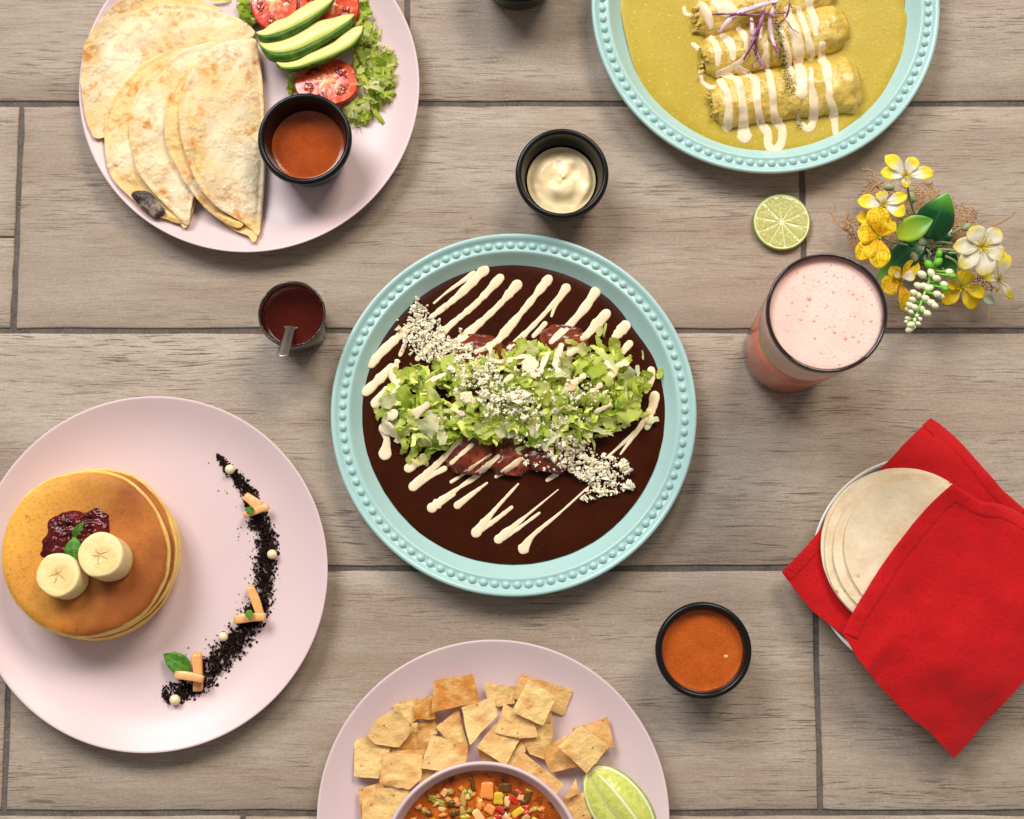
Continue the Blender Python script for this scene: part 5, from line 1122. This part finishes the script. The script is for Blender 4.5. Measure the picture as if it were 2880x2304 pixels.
lf((880,800),(1075,392),330,.036,.055,LEAFD,arch=.10,cup_=-.30,n=22,k=11); lf((605,790),(940,632),215,.044,.058,LEAFB,arch=.12,cup_=.30,n=18); lf((860,800),(430,1170),250,.030,.020,LEAFD,arch=.10,cup_=.2,n=18); lf((900,850),(560,700),200,.024,.030,LEAFD,cup_=.2); lf((980,900),(1130,1160),210,.022,.016,LEAFD,cup_=.25); lf((930,900),(650,1060),170,.018,.014,LEAFD,cup_=.2)
lf((1390,1330),(1495,1385),90,.018,.016,mat('pale_leaf', srgb(190, 206, 180), .5),cup_=.3); lf((960,860),(1110,700),150,.020,.022,LEAFD,cup_=.2)
# berry-like stems and buds
BUDW = mat('white_bud', srgb(242, 240, 214), .4, var=[(250, .45, .62, srgb(206, 220, 150))], sss=.2, sr=.002); BUDG = mat('green_bud', srgb(110, 186, 50), .4)
for a, b in (((740,440),(770,610)), ((800,580),(860,820)), ((860,830),(760,970)), ((545,320),(700,560)), ((880,860),(1110,850)), ((1000,900),(1240,960)), ((1050,960),(1190,1090)), ((880,900),(900,1000)), ((1100,760),(1240,700))):
    A, B = P(ZK, *a, .030), P(ZK, *b, .026); tube('stem', cat_open([A, A.lerp(B, .5)+Vector((.001, .0015, .001)), B], 10), [.0011]*10, STEM, root, 6)
pod = blob_mesh('seed_pod', STEM, 4, 2, .12, 1.2)
for x, y, s_ in ((745,430,.0040),(805,590,.0034),(860,820,.0050),(770,975,.0042),(545,340,.0036),(1240,700,.0036),(900,790,.0036)): inst('seed_pod', pod, root, P(ZK, x, y, .030), (0, 0, x), (s_*.8, s_*1.2, s_*.8))
buds = [(900,1035,40,1),(985,1010,40,1),(995,935,34,1),(1090,1105,36,0),(1120,1140,30,1),(840,1125,38,0),(922,1112,36,0),(972,1160,34,0),(805,1225,34,0),(852,1228,34,0),(905,1248,36,0),(1038,1215,34,0),(1050,1255,28,1),(765,1288,30,0),(802,1312,32,0),(872,1340,34,0),(978,1302,34,0),(1012,1322,28,0),(755,1350,28,0),(732,1400,32,0),(775,1420,30,0),(836,1432,30,0),(925,1378,34,0),(957,1405,30,0),(714,1440,26,0),(742,1462,22,0),(886,1475,34,0),(795,1495,18,0),(714,1520,24,0),(775,1535,18,0),(825,1525,18,0),(700,1550,18,0),(742,1578,32,0),(806,1566,22,0),(728,1618,34,0),(760,1600,24,0)]
sp = bpy.data.objects.new('bud_spike', None); COL.objects.link(sp); sp.parent = root; spc = P(ZK, 860, 1300, .03); sp.location = spc-ORG[root]; ORG[sp] = spc; sp.empty_display_size = .004
axis = cat_open([P(ZK, 1000, 900, .030), P(ZK, 930, 1100, .040), P(ZK, 850, 1330, .046), P(ZK, 740, 1610, .046)], 30); V, Fc = tube_geo(axis, [.0016*(1-.6*i/29) for i in range(30)], 7)
o = obj('spike_stem', V, Fc, mat('fresh_green_stem', srgb(150, 200, 100), .45), None, loc=spc); o.parent = sp; o.location = (0, 0, 0)
bw, bgm = blob_mesh('bud', BUDW, 6, 2, .08, 1), blob_mesh('bud', BUDG, 6, 2, .08, 1)
for x, y, r, gr2 in buds:
    z = .046+random.uniform(-.002, .004)-(.006 if y < 1100 else 0); p = P(ZK, x, y, z); q = PXM(ZK, r)*.95; na = min(axis, key=lambda e: (e-p).length); d = (p-na); an = math.atan2(d.y, d.x)
    inst('bud', bgm if gr2 else bw, sp, p, (0, 0, an), (q*1.25, q*.92, q*.95))
    if d.length > .003:
        V, Fc = tube_geo([na, na.lerp(p, .5), p], [.0005, .0009, q*.7], 6); o = obj('bud_stalk', V, Fc, BUDG, None, loc=spc); o.parent = sp; o.location = (0, 0, 0)
# jute wrap: woven patches and stray fibres
rs = random.Random(17)
def weave(cx, cy, w_, h_, n1, n2, an):
    V, Fc = [], []; c = P(ZK, cx, cy, .012); u = Vector((math.cos(an), math.sin(an), 0)); v = Vector((-u.y, u.x, 0)); W_, H_ = PXM(ZK, w_), PXM(ZK, h_); sd = rs.random()*20
    f = lambda a, b: c+u*(a*W_)+v*(b*H_)+Vector((nz(a*2, b*2, sd)*.003, nz(b*2, a*2, sd+3)*.003, .006*nz(a, b, sd+7)+.004))
    for i in range(n1):
        a = -1+2*i/(n1-1)+rs.uniform(-.02, .02); e0, e1 = -1-rs.random()*.25, 1+rs.random()*.25; tube_geo([f(a, lerp(e0, e1, k/12))+Vector((0, 0, .0005*math.sin(k*2.6+i*3.1))) for k in range(13)], [.00042]*13, 5, V, Fc)
    for i in range(n2):
        b = -1+2*i/(n2-1)+rs.uniform(-.02, .02); e0, e1 = -1-rs.random()*.25, 1+rs.random()*.25; tube_geo([f(lerp(e0, e1, k/12), b)+Vector((0, 0, .0005*math.sin(k*2.6+i*3.1+1.5))) for k in range(13)], [.00042]*13, 5, V, Fc)
    obj('jute_wrap', V, Fc, JUTE, root)
weave(830, 480, 150, 130, 13, 12, .5); weave(1130, 680, 130, 170, 12, 14, -.4); weave(420, 420, 90, 120, 7, 9, .9); weave(250, 760, 90, 130, 7, 9, .3); weave(1280, 1210, 170, 80, 12, 7, .1); weave(700, 800, 260, 200, 18, 15, .2)
fib = [([(10,545),(90,680),(230,780)], .0007), ([(300,185),(390,200),(450,350)], .0009), ([(130,600),(200,690),(150,640),(230,720)], .0006), ([(1690,548),(1600,630),(1460,700)], .0007), ([(1360,670),(1420,630),(1455,700)], .0005), ([(1410,1380),(1440,1480),(1435,1560)], .0003), ([(900,860),(1040,860),(1200,700)], .0007), ([(40,460),(60,510),(55,560)], .0003), ([(1180,1280),(1170,1380),(1165,1460)], .0005), ([(1230,1280),(1280,1400),(1320,1450)], .0004), ([(340,420),(420,330),(500,290)], .0010), ([(600,1280),(680,1300),(640,1350)], .0004)]
for i in range(46):
    x, y = rs.choice(((830,470),(1130,690),(260,740),(420,400),(800,880),(1250,1230))); x += rs.gauss(0, 90); y += rs.gauss(0, 90); a = rs.random()*6.28; L = rs.uniform(50, 150); fib.append(([(x, y), (x+L*math.cos(a), y+L*math.sin(a)), (x+1.7*L*math.cos(a+rs.uniform(-.9, .9)), y+1.7*L*math.sin(a+rs.uniform(-.9, .9)))], rs.uniform(.0002, .0005)))
for pts, r in fib:
    z = rs.uniform(.012, .028); path = cat_open([P(ZK, a, b, z+rs.uniform(-.004, .004)) for a, b in pts], 12); tube('jute_fibre', path, [r]*11+[r*.4], JUTE, root, 5)
